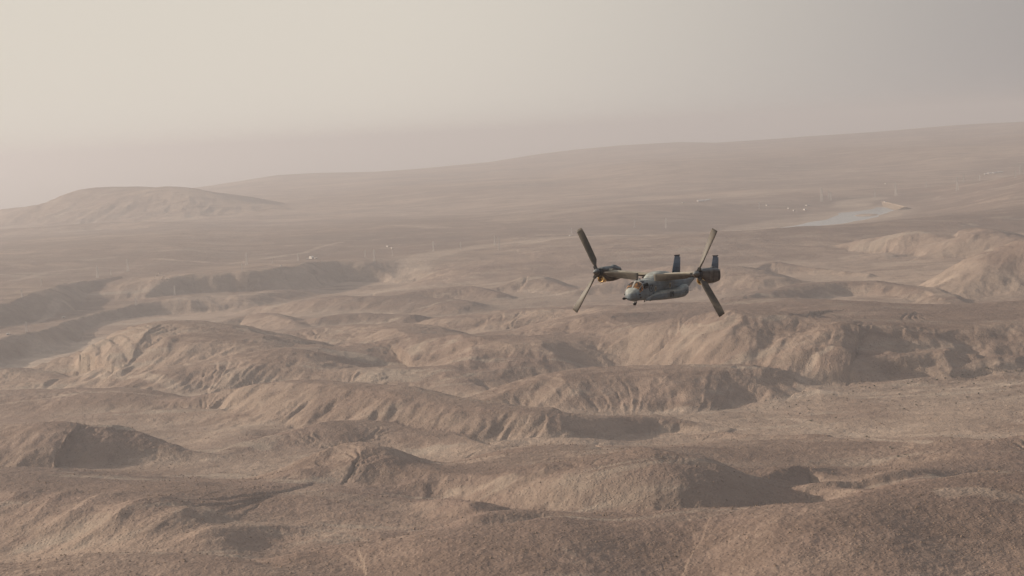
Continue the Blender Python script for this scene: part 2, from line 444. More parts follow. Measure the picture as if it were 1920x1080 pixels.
# spurs (positive) and hollows (negative) added to the slopes: crest nodes (u, v, level), height, half width
RIBS = [
    ([(1300, 606, 60), (1380, 622, 56), (1430, 655, 44), (1470, 700, 26), (1500, 732, 14)], 17, 62),
    ([(1580, 612, 62), (1565, 640, 52), (1545, 675, 36), (1510, 722, 14)], 15, 38),
    ([(1575, 650, 48), (1592, 685, 32), (1612, 722, 14)], 11, 30),
    ([(1630, 600, 66), (1655, 630, 54), (1672, 665, 38), (1690, 712, 14)], 16, 44),
    ([(1762, 612, 62), (1742, 645, 48), (1725, 690, 24), (1712, 712, 14)], 13, 36),
    ([(1830, 612, 62), (1838, 655, 42), (1850, 706, 14)], 11, 34),
    ([(1915, 610, 60), (1910, 650, 42), (1918, 696, 14)], 10, 34),
    ([(1500, 650, 36), (1490, 690, 24)], -12, 34), ([(1700, 640, 46), (1712, 670, 34)], -9, 28),
    ([(1060, 612, 46), (1130, 606, 48), (1180, 622, 44), (1215, 648, 36), (1240, 668, 30)], 12, 46),
    ([(930, 640, 38), (990, 650, 34), (1030, 680, 26), (1050, 705, 22)], 10, 40),
    ([(1240, 610, 50), (1290, 640, 42), (1330, 672, 34)], 10, 42),
    ([(720, 612, 30), (760, 630, 28), (800, 660, 22)], 11, 36), ([(600, 640, 30), (640, 665, 26), (660, 700, 18)], 10, 34),
    ([(850, 640, 34), (880, 670, 28), (905, 715, 18)], 10, 36), ([(520, 660, 34), (570, 690, 26), (610, 725, 18)], 10, 36),
    ([(620, 846, 40), (670, 862, 38), (715, 890, 36), (748, 925, 33)], 9, 27), ([(560, 858, 38), (600, 875, 36), (625, 900, 34)], 5, 22),
    ([(150, 950, 44), (90, 985, 40), (20, 1035, 36)], 5.5, 15), ([(235, 958, 43), (170, 990, 40), (100, 1035, 37)], 5.5, 15),
    ([(325, 970, 43), (265, 1000, 41), (190, 1037, 38)], 5, 15), ([(405, 985, 43), (350, 1010, 42), (280, 1042, 40)], 4.5, 14),
    ([(60, 940, 44), (0, 985, 40), (-60, 1030, 37)], 5.5, 15), ([(560, 985, 44), (480, 1005, 43), (380, 1040, 42)], 4, 16),
    ([(760, 985, 45), (640, 1000, 44), (540, 1030, 43)], 3.5, 16),
    ([(820, 935, 42), (860, 950, 42), (890, 985, 42)], 7, 22), ([(1000, 893, 44), (1020, 925, 36), (1030, 955, 30)], 8, 30),
    ([(1190, 876, 44), (1215, 915, 36), (1230, 958, 30)], 6, 30), ([(1330, 888, 44), (1350, 915, 38), (1370, 945, 32)], 6, 22),
    ([(1430, 846, 44), (1500, 858, 42), (1560, 880, 38), (1600, 905, 33), (1630, 930, 28)], 15, 40),
    ([(1720, 888, 14), (1690, 905, 14)], -5, 40),
    ([(200, 805, 44), (270, 830, 38), (330, 860, 32)], 9, 30), ([(60, 812, 42), (110, 850, 34), (130, 890, 28)], 5, 28),
    ([(420, 800, 20), (450, 815, 20), (440, 842, 20)], 6, 30), ([(480, 822, 16), (500, 838, 16)], -7, 26),
    ([(1720, 438, 55), (1745, 460, 30), (1765, 482, 10)], 14, 50), ([(1640, 452, 35), (1660, 468, 22), (1680, 480, 10)], 10, 45),
    ([(1820, 436, 50), (1800, 460, 30), (1790, 482, 10)], 12, 50), ([(1400, 428, 2), (1500, 418, 4)], -3, 60),
]


def paint(X, Y, P, width, soft=0.5, rag=0.5):
    """soft-edged streak along photo-space polyline P = [(u, v, z)]"""
    W = [tuple(at_z(*p)[:2]) for p in P]
    xs = [p[0] for p in W]; ys = [p[1] for p in W]
    reach = width * 2.5 + 30
    out_ = np.zeros(X.shape, np.float32)
    idx = np.nonzero((X > min(xs) - reach) & (X < max(xs) + reach) & (Y > min(ys) - reach) & (Y < max(ys) + reach))[0]
    if idx.size == 0:
        return out_
    x = X[idx]; y = Y[idx]
    wob = 0.5 * width * (perlin(x / (width * 2.5), y / (width * 2.5), 21)) * 2 * rag
    d, side, ip, al = polyline_field(x + wob, y - wob, W)
    out_[idx] = smooth(1.0 - (d / width - (1 - soft)) / (soft + 1e-3))
    return out_


def erosion(X, Y, H, gx, gy, cell, strength, off):
    """gullies running down the slope: phase-aligned stripes summed over jittered cells"""
    x = X / cell; y = Y / cell
    gl = np.sqrt(gx * gx + gy * gy) + 1e-5
    sx, sy = -gy / gl, gx / gl                     # across the slope
    k = 2 * np.pi * 0.55
    xi = np.floor(x).astype(np.int32); yi = np.floor(y).astype(np.int32)
    c = np.zeros_like(x); s = np.zeros_like(x); wt = np.zeros_like(x) + 1e-6
    for i in (-1, 0, 1, 2):
        for j in (-1, 0, 1, 2):
            cx = xi + i; cy = yi + j
            hx = _JX[(cx + off) & 255, cy & 255] * 0.9; hy = _JY[(cx + off) & 255, cy & 255] * 0.9
            px = x - cx - hx; py = y - cy - hy
            w = np.exp(-(px * px + py * py) * 1.6)
            ph = (px * sx + py * sy) * k
            c += np.cos(ph) * w; s += -np.sin(ph) * w; wt += w
    c /= wt; s /= wt
    return c * strength, s * k / cell * strength * sx, s * k / cell * strength * sy


# grid: fine inside the field the photograph (and a step aside) can see, coarse all round
rows = [0.0, 20, 45, 80, 130, 190, 260, 340, 420, 500, 580, 650, 710, 760, 800]
r_ = 830.0
while r_ < 75000:
    rows.append(r_)
    if r_ < 1000: r_ *= 1.004
    elif r_ < 3300: r_ *= 1.0016
    elif r_ < 9000: r_ *= 1.0022
    elif r_ < 30000: r_ *= 1.004
    else: r_ *= 1.03
rows = np.array(rows)
HALF = math.radians(19.0)
cols = list(np.linspace(-HALF, HALF, 1120))
a_ = HALF
rest = []
while a_ < 2 * PI - HALF - 0.09:
    a_ += 0.08; rest.append(a_)
cols = np.array(cols + rest)
NR, NC = len(rows), len(cols)
AA, RR = np.meshgrid(cols, rows)
GXc = (RR * np.sin(AA)).astype(np.float32); GYc = (RR * np.cos(AA)).astype(np.float32)
X = GXc.ravel(); Y = GYc.ravel()
H, amp, dk, Rr = terrain_height(X, Y)


def grad(Hf):
    Z = Hf.reshape(NR, NC)
    dr = np.gradient(Z, axis=0) / np.maximum(np.gradient(RR, axis=0), 1e-3)
    da = np.gradient(Z, axis=1) / np.maximum(np.gradient(AA, axis=1) * np.maximum(RR, 1), 1e-3)
    s, c = np.sin(AA), np.cos(AA)
    return (dr * s + da * c).ravel().astype(np.float32), (dr * c - da * s).ravel().astype(np.float32)


gx, gy = grad(H)
gx0, gy0 = gx.copy(), gy.copy()
nm = np.nonzero((Rr > 900) & (Rr < 9500) & (np.abs(AA.ravel()) < HALF + .01))[0]
ex, ey = X[nm], Y[nm]
ggx, ggy = gx[nm], gy[nm]
cell, st = 52.0, 3.2
EH = np.zeros_like(ex)
for o in range(4):
    sl = np.sqrt(ggx * ggx + ggy * ggy)
    msk = smooth((sl - 0.07) / 0.24) * smooth((np.hypot(ex, ey) - 1150) / 450)
    c_, dx_, dy_ = erosion(ex, ey, None, ggx, ggy, cell, st, o * 37)
    EH += (c_ - st * 0.3) * msk
    ggx = ggx + dx_ * msk; ggy = ggy + dy_ * msk
    cell *= 0.5; st *= 0.47
H[nm] += EH
del EH, ex, ey, ggx, ggy
nearm = 1 - smooth((Rr - 2600) / 3000)
H += nearm * 0.55 * fbm(X, Y, 14, 3, gain=.6, off=13)
H += (1 - smooth((Rr - 1600) / 900)) * 0.32 * fbm(X, Y, 3.6, 2, gain=.7, off=19)

# lake basin
LAKE_Z = 1.0
LAKE = [(1400, 438), (1440, 430), (1490, 424), (1530, 415), (1570, 405), (1575, 399), (1612, 396), (1640, 391), (1652, 388), (1668, 392), (1668, 397),
        (1655, 402), (1640, 408), (1600, 416), (1560, 421), (1500, 427), (1440, 434)]
LW = [at_z(u, v, LAKE_Z)[:2] for u, v in LAKE]


def poly_dist(x, y, W):
    """signed distance, positive inside"""
    best = np.full(x.shape, 1e12, np.float32); ins = np.zeros(x.shape, bool)
    n = len(W)
    for i in range(n):
        ax, ay = W[i]; bx, by = W[(i + 1) % n]
        dx, dy = bx - ax, by - ay
        t = np.clip(((x - ax) * dx + (y - ay) * dy) / (dx * dx + dy * dy), 0, 1)
        best = np.minimum(best, (x - ax - t * dx) ** 2 + (y - ay - t * dy) ** 2)
        c = ((ay > y) != (by > y)) & (x < (bx - ax) * (y - ay) / (by - ay + 1e-9) + ax)
        ins ^= c
    return np.where(ins, 1, -1) * np.sqrt(best)


lx = [p[0] for p in LW]; ly = [p[1] for p in LW]
li = np.nonzero((X > min(lx) - 1500) & (X < max(lx) + 1500) & (Y > min(ly) - 1500) & (Y < max(ly) + 1500))[0]
ld = poly_dist(X[li] + 25 * perlin(X[li] / 120, Y[li] / 120, 5), Y[li] + 30 * perlin(X[li] / 150, Y[li] / 150, 8), LW)
ISL = at_z(1625, 403.5, LAKE_Z)
isl = np.hypot((X[li] - ISL[0]) / 42.0, (Y[li] - ISL[1]) / 60.0)
hl = H[li]
flatten = smooth(1 - (-ld) / 700.0)
tgt = LAKE_Z + np.clip(-ld, 0, 700) * 0.012
nl = np.where(ld > 0, LAKE_Z - np.minimum(ld * 0.12, 8), hl * (1 - flatten) + np.minimum(hl, tgt) * flatten)
nl = np.where(isl < 1.5, np.maximum(nl, LAKE_Z - 8 + 11 * smooth(1.5 - isl)), nl)
H[li] = nl
lakem = np.zeros_like(H); lakem[li] = smooth((ld + 140) / 150.0)

# ---- colour masks
gx, gy = grad(H)
slope = np.sqrt(gx * gx + gy * gy)
steep = smooth((slope - 0.16) / 0.45)
low = 1 - smooth((amp - 1.0) / 7.0)
pale = np.zeros_like(H)
fl = low * smooth((Rr - 1300) / 500)
pale += fl * (0.30 + 0.45 * fbm(X, Y, 160, 3, off=71)) * (1 - smooth((Rr - 3500) / 2500) * .6)
STREAKS = [  # pale wadi beds, tracks and gravel fans: points, width m, strength
    ([(-20, 699, -16), (40, 685, -16), (90, 668, -17), (135, 649, -12), (175, 629, -4), (205, 614, 4), (260, 600, 8)], 52, 1.3),
    ([(260, 597, -18), (360, 582, -18), (470, 572, -18), (560, 552, -18), (660, 538, -17), (770, 530, -15)], 26, .45),
    ([(770, 530, -15), (800, 512, -13), (860, 498, -10), (940, 487, -8), (1020, 480, -6), (1060, 472, -5)], 60, .7),
    ([(1000, 484, -5), (1080, 470, -4), (1140, 462, -3), (1200, 457, -2), (1280, 449, 0)], 45, 1.0),
    ([(1200, 457, -2), (1330, 441, 0), (1400, 437, 1)], 30, .8),
    ([(1400, 432, 2), (1450, 420, 3), (1520, 408, 4), (1560, 398, 5)], 90, .7),
    ([(1580, 386, 8), (1610, 380, 8), (1640, 377, 8)], 75, 1.0),
    ([(1672, 404, 6), (1678, 398, 6)], 40, 1.0),
    ([(1370, 382, 12), (1450, 372, 14), (1540, 366, 16), (1600, 362, 17)], 130, .5),
    ([(960, 428, 10), (1080, 412, 12), (1180, 404, 14), (1300, 396, 14)], 120, .45),
    ([(900, 415, 12), (960, 405, 14), (1010, 402, 14)], 60, .6),
    ([(1070, 408, 14), (1130, 404, 14), (1180, 402, 14)], 60, .6),
    ([(640, 447, 10), (720, 443, 10), (830, 446, 10)], 45, .6),
    ([(750, 408, 16), (840, 404, 16)], 50, .55),
    ([(300, 512, 12), (420, 512, 12), (500, 502, 12), (570, 489, 12), (600, 480, 12), (640, 472, 12)], 12, .7),
    ([(-20, 632, -8), (60, 622, -8), (110, 597, -8), (125, 594, -8), (180, 590, -4)], 10, .8),
    ([(30, 551, 18), (60, 541, 18), (100, 530, 18), (170, 521, 18), (250, 520, 18)], 14, .5),
    ([(560, 430, 14), (640, 428, 14)], 30, .3),
    ([(1560, 300, 60), (1680, 286, 66), (1800, 278, 70), (1900, 272, 72)], 700, .22),
    ([(120, 404, 10), (200, 400, 10), (280, 398, 10), (380, 408, 10)], 90, .35),
    ([(1440, 783, 12), (1500, 785, 12), (1530, 800, 12), (1590, 812, 12), (1640, 838, 12), (1680, 852, 12), (1740, 868, 13)], 9, .85),
    ([(1260, 793, 12), (1330, 786, 12), (1440, 783, 12)], 10, .6),
    ([(1220, 778, 12), (1320, 772, 12), (1450, 762, 11), (1520, 738, 14), (1600, 724, 22), (1700, 714, 24), (1800, 708, 24), (1930, 698, 24)], 16, .9),
    ([(1500, 742, 10), (1512, 728, 14), (1500, 716, 20), (1530, 690, 30), (1560, 668, 40)], 6, .8),
    ([(1590, 745, 11), (1660, 732, 11), (1760, 724, 12), (1900, 718, 12)], 22, .5),
    ([(1480, 520, 4), (1560, 515, 4), (1660, 528, 3), (1740, 545, 2), (1800, 566, 0), (1930, 560, 0)], 45, .5),
    ([(1700, 532, 3), (1780, 548, 2), (1860, 556, 1), (1930, 556, 1)], 60, .5),
    ([(1850, 780, 14), (1900, 786, 14), (1940, 796, 14)], 7, .7),
    ([(160, 722, 6), (220, 726, 8), (300, 734, 10), (350, 742, 12)], 12, .8),
    ([(0, 753, 20), (70, 751, 20), (150, 749, 20), (300, 750, 22)], 3, .6),
    ([(840, 892, 50), (880, 896, 50), (960, 897, 50)], 6, .4),
    ([(1270, 846, 40), (1180, 850, 40)], 8, .2),
    ([(1780, 970, 52), (1840, 965, 52), (1900, 968, 52)], 14, .5),
    ([(640, 905, 40), (560, 935, 42), (660, 940, 42), (800, 955, 42)], 18, .3),
]
for (P, w, k) in STREAKS:
    m = paint(X, Y, P, w)
    nz = 0.75 + 0.6 * perlin(X / (w * 1.5), Y / (w * 1.5), 33)
    pale = np.maximum(pale, m * k * nz)
pale = np.maximum(pale, lakem * 0.75)
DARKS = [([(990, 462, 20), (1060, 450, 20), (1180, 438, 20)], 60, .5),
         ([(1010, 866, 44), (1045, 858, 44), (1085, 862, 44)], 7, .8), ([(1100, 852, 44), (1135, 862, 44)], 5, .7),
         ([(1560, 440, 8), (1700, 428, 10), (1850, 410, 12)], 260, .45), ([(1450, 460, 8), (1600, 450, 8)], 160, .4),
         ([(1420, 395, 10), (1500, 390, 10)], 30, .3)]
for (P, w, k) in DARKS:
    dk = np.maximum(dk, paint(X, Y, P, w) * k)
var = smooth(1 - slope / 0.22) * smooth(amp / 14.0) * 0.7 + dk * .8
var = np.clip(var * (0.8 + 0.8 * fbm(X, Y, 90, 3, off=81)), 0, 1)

verts = np.empty((NR * NC, 3), np.float32)
verts[:, 0] = X; verts[:, 1] = Y; verts[:, 2] = H
ii, jj = np.meshgrid(np.arange(NR - 1), np.arange(NC), indexing='ij')
jn = (jj + 1) % NC
a0 = ii * NC + jj; a1 = ii * NC + jn; a2 = (ii + 1) * NC + jn; a3 = (ii + 1) * NC + jj
faces = np.stack([a0, a3, a2, a1], -1).reshape(-1, 4)
# the first ring is a point: drop degenerate quads, keep triangles out of it by starting at ring 1
faces = faces[NC:]
me = bpy.data.meshes.new("desert_terrain")
nF = len(faces)
me.vertices.add(len(verts)); me.vertices.foreach_set("co", verts.ravel())
me.loops.add(nF * 4); me.loops.foreach_set("vertex_index", faces.ravel().astype(np.int32))
me.polygons.add(nF)
me.polygons.foreach_set("loop_start", np.arange(0, nF * 4, 4, dtype=np.int32))
me.polygons.foreach_set("loop_total", np.full(nF, 4, np.int32))
me.polygons.foreach_set("use_smooth", np.ones(nF, bool))
me.update(calc_edges=True)
ca = me.color_attributes.new("masks", 'FLOAT_COLOR', 'POINT')
cc = np.ones((len(verts), 4), np.float32)
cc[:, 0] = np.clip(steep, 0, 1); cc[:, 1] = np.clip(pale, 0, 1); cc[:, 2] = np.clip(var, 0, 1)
ca.data.foreach_set("color", cc.ravel())
terrain = bpy.data.objects.new("desert_terrain", me)
COL.objects.link(terrain)
terrain['kind'] = 'structure'
terrain['label'] = 'brown rocky desert of rounded ridges, gullied cliffs and pale dry river beds'


# ------------------------------------------------------------------ material helpers
def new_mat(name):
    m = bpy.data.materials.new(name); m.use_nodes = True
    t = m.node_tree
    b = t.nodes['Principled BSDF']
    return m, t, b


def mixc(t, fac, a, b, blend='MIX'):
    n = t.nodes.new('ShaderNodeMix'); n.data_type = 'RGBA'; n.blend_type = blend
    for i, s in ((0, fac), (6, a), (7, b)):
        if hasattr(s, 'links'):
            t.links.new(s, n.inputs[i])
        else:
            n.inputs[i].default_value = s if i == 0 else (s[0], s[1], s[2], 1)
    return n.outputs[2]


def noise(t, vec, scale, detail=3, rough=.55, dist=0.0):
    n = t.nodes.new('ShaderNodeTexNoise')
    n.inputs['Scale'].default_value = scale; n.inputs['Detail'].default_value = detail
    n.inputs['Roughness'].default_value = rough; n.inputs['Distortion'].default_value = dist
    if vec is not None:
        t.links.new(vec, n.inputs['Vector'])
    return n.outputs['Fac']


def rng_(t, v, a, b, c=0.0, d=1.0):
    n = t.nodes.new('ShaderNodeMapRange')
    n.inputs['From Min'].default_value = a; n.inputs['From Max'].default_value = b
    n.inputs['To Min'].default_value = c; n.inputs['To Max'].default_value = d
    t.links.new(v, n.inputs['Value'])
    return n.outputs[0]


def math_(t, op, a, b):
    n = t.nodes.new('ShaderNodeMath'); n.operation = op
    for i, s in enumerate((a, b)):
        if hasattr(s, 'links'):
            t.links.new(s, n.inputs[i])
        else:
            n.inputs[i].default_value = s
    return n.outputs[0]


def mapping(t, vec, sc):
    n = t.nodes.new('ShaderNodeMapping')
    n.inputs['Scale'].default_value = sc
    t.links.new(vec, n.inputs['Vector'])
    return n.outputs[0]


m, t, b = new_mat("desert_ground")
tcn = t.nodes.new('ShaderNodeTexCoord'); V = tcn.outputs['Object']
at = t.nodes.new('ShaderNodeVertexColor'); at.layer_name = "masks"
sp = t.nodes.new('ShaderNodeSeparateColor'); t.links.new(at.outputs['Color'], sp.inputs[0])
ST, PA, VA = sp.outputs[0], sp.outputs[1], sp.outputs[2]
n_big = noise(t, V, 0.006, 4, .6, .6)
n_mid = noise(t, V, 0.035, 4, .65, .4)
n_fin = noise(t, V, 0.22, 3, .7)
brown = mixc(t, rng_(t, n_big, .35, .65), (0.215, 0.130, 0.092), (0.265, 0.172, 0.120))
brown = mixc(t, rng_(t, n_mid, .45, .72), brown, (0.155, 0.098, 0.070))
tan = mixc(t, rng_(t, n_mid, .3, .7), (0.30, 0.222, 0.160), (0.235, 0.165, 0.116))
strat = noise(t, mapping(t, V, (0.012, 0.012, 0.5)), 1.0, 4, .65, .8)
tan = mixc(t, rng_(t, strat, .42, .68, 0, .6), tan, (0.24, 0.16, 0.11))
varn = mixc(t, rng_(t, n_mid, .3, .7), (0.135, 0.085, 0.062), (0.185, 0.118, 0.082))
sand = mixc(t, rng_(t, n_mid, .35, .65), (0.46, 0.35, 0.25), (0.33, 0.24, 0.17))
n_far = noise(t, mapping(t, V, (.0011, .0016, .002)), 1.0, 6, .68, .5)
brown = mixc(t, rng_(t, n_far, .46, .62), brown, (0.36, 0.245, 0.165))
brown = mixc(t, rng_(t, n_far, .46, .36, 0, .7), brown, (0.13, 0.09, 0.07))
n_soil = noise(t, mapping(t, V, (.005, .011, .02)), 1.0, 5, .65, 1.0)
brown = mixc(t, rng_(t, n_soil, .50, .60), brown, (0.19, 0.118, 0.080))
brown = mixc(t, rng_(t, n_soil, .44, .36), brown, (0.33, 0.25, 0.18))
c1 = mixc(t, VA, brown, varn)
c1 = mixc(t, math_(t, 'MULTIPLY', ST, rng_(t, n_big, .3, .6, .2, .75)), c1, tan)
c1 = mixc(t, PA, c1, sand)
# loose stones and low scrub, a metre or two across
vor = t.nodes.new('ShaderNodeTexVoronoi'); vor.inputs['Scale'].default_value = 0.42
t.links.new(V, vor.inputs['Vector'])
vr = t.nodes.new('ShaderNodeSeparateColor'); t.links.new(vor.outputs['Color'], vr.inputs[0])
stone = math_(t, 'MULTIPLY', rng_(t, vor.outputs['Distance'], .42, .22), rng_(t, vr.outputs[0], .62, .72))
lightst = math_(t, 'MULTIPLY', rng_(t, vor.outputs['Distance'], .42, .22), rng_(t, vr.outputs[0], .28, .2))
n_pat = rng_(t, noise(t, V, .011, 4, .7, .8), .4, .62, .15, 1.0)
c2 = mixc(t, math_(t, 'MULTIPLY', stone, math_(t, 'MULTIPLY', n_pat, .55)), c1, (0.075, 0.055, 0.042))
c2 = mixc(t, math_(t, 'MULTIPLY', lightst, math_(t, 'MULTIPLY', n_pat, .35)), c2, (0.48, 0.35, 0.24))
c2 = mixc(t, math_(t, 'MULTIPLY', rng_(t, n_fin, .3, .7, 0, .5), n_pat), c2, mixc(t, 1.0, c2, (0.62, 0.60, 0.58), 'MULTIPLY'))
hs = t.nodes.new('ShaderNodeHueSaturation'); hs.inputs['Saturation'].default_value = 0.78; hs.inputs['Value'].default_value = 1.12
t.links.new(c2, hs.inputs['Color'])
t.links.new(hs.outputs[0], b.inputs['Base Color'])
b.inputs['Roughness'].default_value = 0.95
b.inputs['Specular IOR Level'].default_value = 0.1
bump = t.nodes.new('ShaderNodeBump'); bump.inputs['Strength'].default_value = 0.6; bump.inputs['Distance'].default_value = 1.0
hh = math_(t, 'ADD', math_(t, 'MULTIPLY', n_fin, 1.6), math_(t, 'MULTIPLY', math_(t, 'ADD', stone, lightst), 0.7))
hh = math_(t, 'ADD', hh, math_(t, 'MULTIPLY', noise(t, V, 0.07, 3, .6), 3.5))
t.links.new(hh, bump.inputs['Height'])
t.links.new(bump.outputs[0], b.inputs['Normal'])
me.materials.append(m)

# ------------------------------------------------------------------ lake
bm = bmesh.new()
fv = [bm.verts.new((p[0], p[1], LAKE_Z)) for p in [
    at_z(u, v, LAKE_Z) for (u, v) in [(1380, 450), (1380, 426), (1480, 412), (1560, 388), (1660, 380), (1700, 388), (1690, 408), (1600, 428), (1500, 438)]]]
bm.faces.new(fv)
bmesh.ops.triangulate(bm, faces=bm.faces[:])
wm = bpy.data.meshes.new("lake_water"); bm.to_mesh(wm); bm.free()
water = bpy.data.objects.new("lake_water", wm); COL.objects.link(water)
water['kind'] = 'structure'
m, t, b = new_mat("lake_surface")
b.inputs['Base Color'].default_value = (0.10, 0.15, 0.16, 1)
b.inputs['Roughness'].default_value = 0.12
tcn = t.nodes.new('ShaderNodeTexCoord')
bp = t.nodes.new('ShaderNodeBump'); bp.inputs['Strength'].default_value = .15; bp.inputs['Distance'].default_value = .5
t.links.new(noise(t, tcn.outputs['Object'], 0.15, 3), bp.inputs['Height'])
t.links.new(bp.outputs[0], b.inputs['Normal'])
wm.materials.append(m)

# ------------------------------------------------------------------ sea sheet added beyond the escarpment, reflects sky to melt into the haze
bm = bmesh.new()
ring = []
for k in range(49):
    a = math.radians(-60 + 120 * k / 48)
    ring.append((bm.verts.new((9000 * math.sin(a), 9000 * math.cos(a), -215)), bm.verts.new((74000 * math.sin(a), 74000 * math.cos(a), -215))))
for r0, r1 in zip(ring[:-1], ring[1:]):
    bm.faces.new((r0[0], r0[1], r1[1], r1[0]))
sm_ = bpy.data.meshes.new("added_sea_water"); bm.to_mesh(sm_); bm.free()
for q in sm_.polygons:
    if q.normal.z < 0:
        q.flip()
sea = bpy.data.objects.new("added_sea_water", sm_); COL.objects.link(sea); sea['kind'] = 'structure'
m, t, b = new_mat("haze_matched_sea")
b.inputs['Base Color'].default_value = (0.30, 0.29, 0.27, 1); b.inputs['Roughness'].default_value = 0.3  # pale tone and sheen set to match the haze behind the skyline
sm_.materials.append(m)

# ------------------------------------------------------------------ reading the ground back
HG = H.reshape(NR, NC)
DA = cols[1] - cols[0]


def ground_z(x, y):
    a = math.atan2(x, y); r = math.hypot(x, y)
    j = (a + HALF) / DA
    j = min(max(j, 0), 1118.0); j0 = int(j); fj = j - j0
    i0 = int(np.searchsorted(rows, r)) - 1
    i0 = min(max(i0, 0), NR - 2)
    fi = (r - rows[i0]) / (rows[i0 + 1] - rows[i0])
    return float((HG[i0, j0] * (1 - fj) + HG[i0, j0 + 1] * fj) * (1 - fi) + (HG[i0 + 1, j0] * (1 - fj) + HG[i0 + 1, j0 + 1] * fj) * fi)


def ground_hit(u, v):
    """first point of the ground seen at photo pixel (u, v)"""
    d = ray(u, v)
    k = math.hypot(d[0], d[1])
    prev = None
    for r in rows[8:]:
        t_ = r / k
        p = (d[0] * t_, d[1] * t_, CAM_H + d[2] * t_)
        g = ground_z(p[0], p[1])
        if p[2] <= g:
            return (p[0], p[1], g)
        prev = p
    p = at_z(u, v, 10)
    return (p[0], p[1], ground_z(p[0], p[1]))


def px_size(p, npx):
    return npx * math.dist(p, (0, 0, CAM_H)) / FPX


def mesh_from(name, bm, mat_, parent=None, smooth_=False):
    me_ = bpy.data.meshes.new(name)
    bmesh.ops.recalc_face_normals(bm, faces=bm.faces[:])
    bm.to_mesh(me_); bm.free()
    if smooth_:
        for p in me_.polygons:
            p.use_smooth = True
    if mat_ is not None:
        me_.materials.append(mat_)
    o = bpy.data.objects.new(name, me_)
    COL.objects.link(o)
    if parent is not None:
        o.parent = parent
    return o


def empty(name, loc, label, cat, group=None):
    o = bpy.data.objects.new(name, None); COL.objects.link(o)
    o.location = loc; o['label'] = label; o['category'] = cat
    o.empty_display_size = 1
    if group:
        o['group'] = group
    return o


def copy_thing(root, loc, rotz, label, scale=1.0):
    c = root.copy(); COL.objects.link(c); c.parent = None
    c.location = loc; c.rotation_euler = (0, 0, rotz); c.scale = (scale,) * 3
    c['label'] = label
    for ch in root.children:
        d = ch.copy(); COL.objects.link(d); d.parent = c
        for g in ch.children:
            e = g.copy(); COL.objects.link(e); e.parent = d
    return c


def bar(bm, a, b, w):
    a = Vector(a); b = Vector(b); d = (b - a).normalized()
    up = Vector((0, 0, 1)) if abs(d.z) < .9 else Vector((1, 0, 0))
    s = d.cross(up).normalized() * w / 2; q = d.cross(s).normalized() * w / 2
    vs = [bm.verts.new(p + i * s + j * q) for p in (a, b) for i, j in ((-1, -1), (1, -1), (1, 1), (-1, 1))]
    for f in ((0, 1, 2, 3), (7, 6, 5, 4), (0, 4, 5, 1), (1, 5, 6, 2), (2, 6, 7, 3), (3, 7, 4, 0)):
        bm.faces.new([vs[i] for i in f])


def box(bm, c, s, rz=0.0):
    m_ = Matrix.Translation(c) @ Matrix.Rotation(rz, 4, 'Z') @ Matrix.Diagonal((s[0], s[1], s[2], 1))
    return bmesh.ops.create_cube(bm, size=1.0, matrix=m_)


def simple_mat(name, col, rough=.6, metal=0.0, col2=None, scale=1.0, spec=.3):
    m_, t_, b_ = new_mat(name)
    b_.inputs['Roughness'].default_value = rough; b_.inputs['Metallic'].default_value = metal
    b_.inputs['Specular IOR Level'].default_value = spec
    tcn_ = t_.nodes.new('ShaderNodeTexCoord')
    c2_ = col2 or tuple(x * .75 for x in col)
    nz_ = noise(t_, tcn_.outputs['Object'], scale, 4, .6)
    t_.links.new(mixc(t_, rng_(t_, nz_, .35, .65), col, c2_), b_.inputs['Base Color'])
    return m_


# ------------------------------------------------------------------ power pylons
M_STEEL = simple_mat("galvanised_steel", (0.60, 0.56, 0.51), .5, .0, scale=.2)


def build_pylon():
    """a lattice tower 40 m tall"""
    root = empty('power_pylon', (0, 0, 0), '', 'pylon', 'lattice power pylons on the plain')
    bm = bmesh.new()
    lev = [(0, 3.4), (8, 2.6), (15, 2.0), (21, 1.6), (26, 1.1), (30, .95), (34, .85), (37, .7), (40, .12)]
    cor = ((-1, -1), (1, -1), (1, 1), (-1, 1))
    for (z0, a), (z1, b) in zip(lev[:-1], lev[1:]):
        for k in range(4):
            c0, c1 = cor[k], cor[(k + 1) % 4]
            bar(bm, (c0[0] * a, c0[1] * a, z0), (c0[0] * b, c0[1] * b, z1), .4)
            bar(bm, (c0[0] * a, c0[1] * a, z0), (c1[0] * b, c1[1] * b, z1), .24)
            bar(bm, (c1[0] * a, c1[1] * a, z0), (c0[0] * b, c0[1] * b, z1), .24)
            bar(bm, (c0[0] * b, c0[1] * b, z1), (c1[0] * b, c1[1] * b, z1), .22)
    mesh_from('lattice_mast', bm, M_STEEL, root)
    for z, w in ((26, 6.6), (30.5, 5.4), (35, 4.4)):
        bm = bmesh.new()
        for sy in (-.8, .8):
            bar(bm, (-w, 0, z + .2), (w, 0, z + .2), .32)
            bar(bm, (-w, 0, z + .2), (0, sy, z + 1.9), .24)
            bar(bm, (w, 0, z + .2), (0, sy, z + 1.9), .24)
            bar(bm, (-w, 0, z + .2), (-.8, sy, z - .2), .24)
            bar(bm, (w, 0, z + .2), (.8, sy, z - .2), .24)
        arm = mesh_from('cross_arm', bm, M_STEEL, root)
        for sx in (-1, 1):
            bm = bmesh.new()
            bmesh.ops.create_cone(bm, cap_ends=True, segments=6, radius1=.22, radius2=.16, depth=2.2,
                                  matrix=Matrix.Translation((sx * (w - .2), 0, z - 1.0)))
            mesh_from('insulator', bm, M_STEEL, arm)
    return root


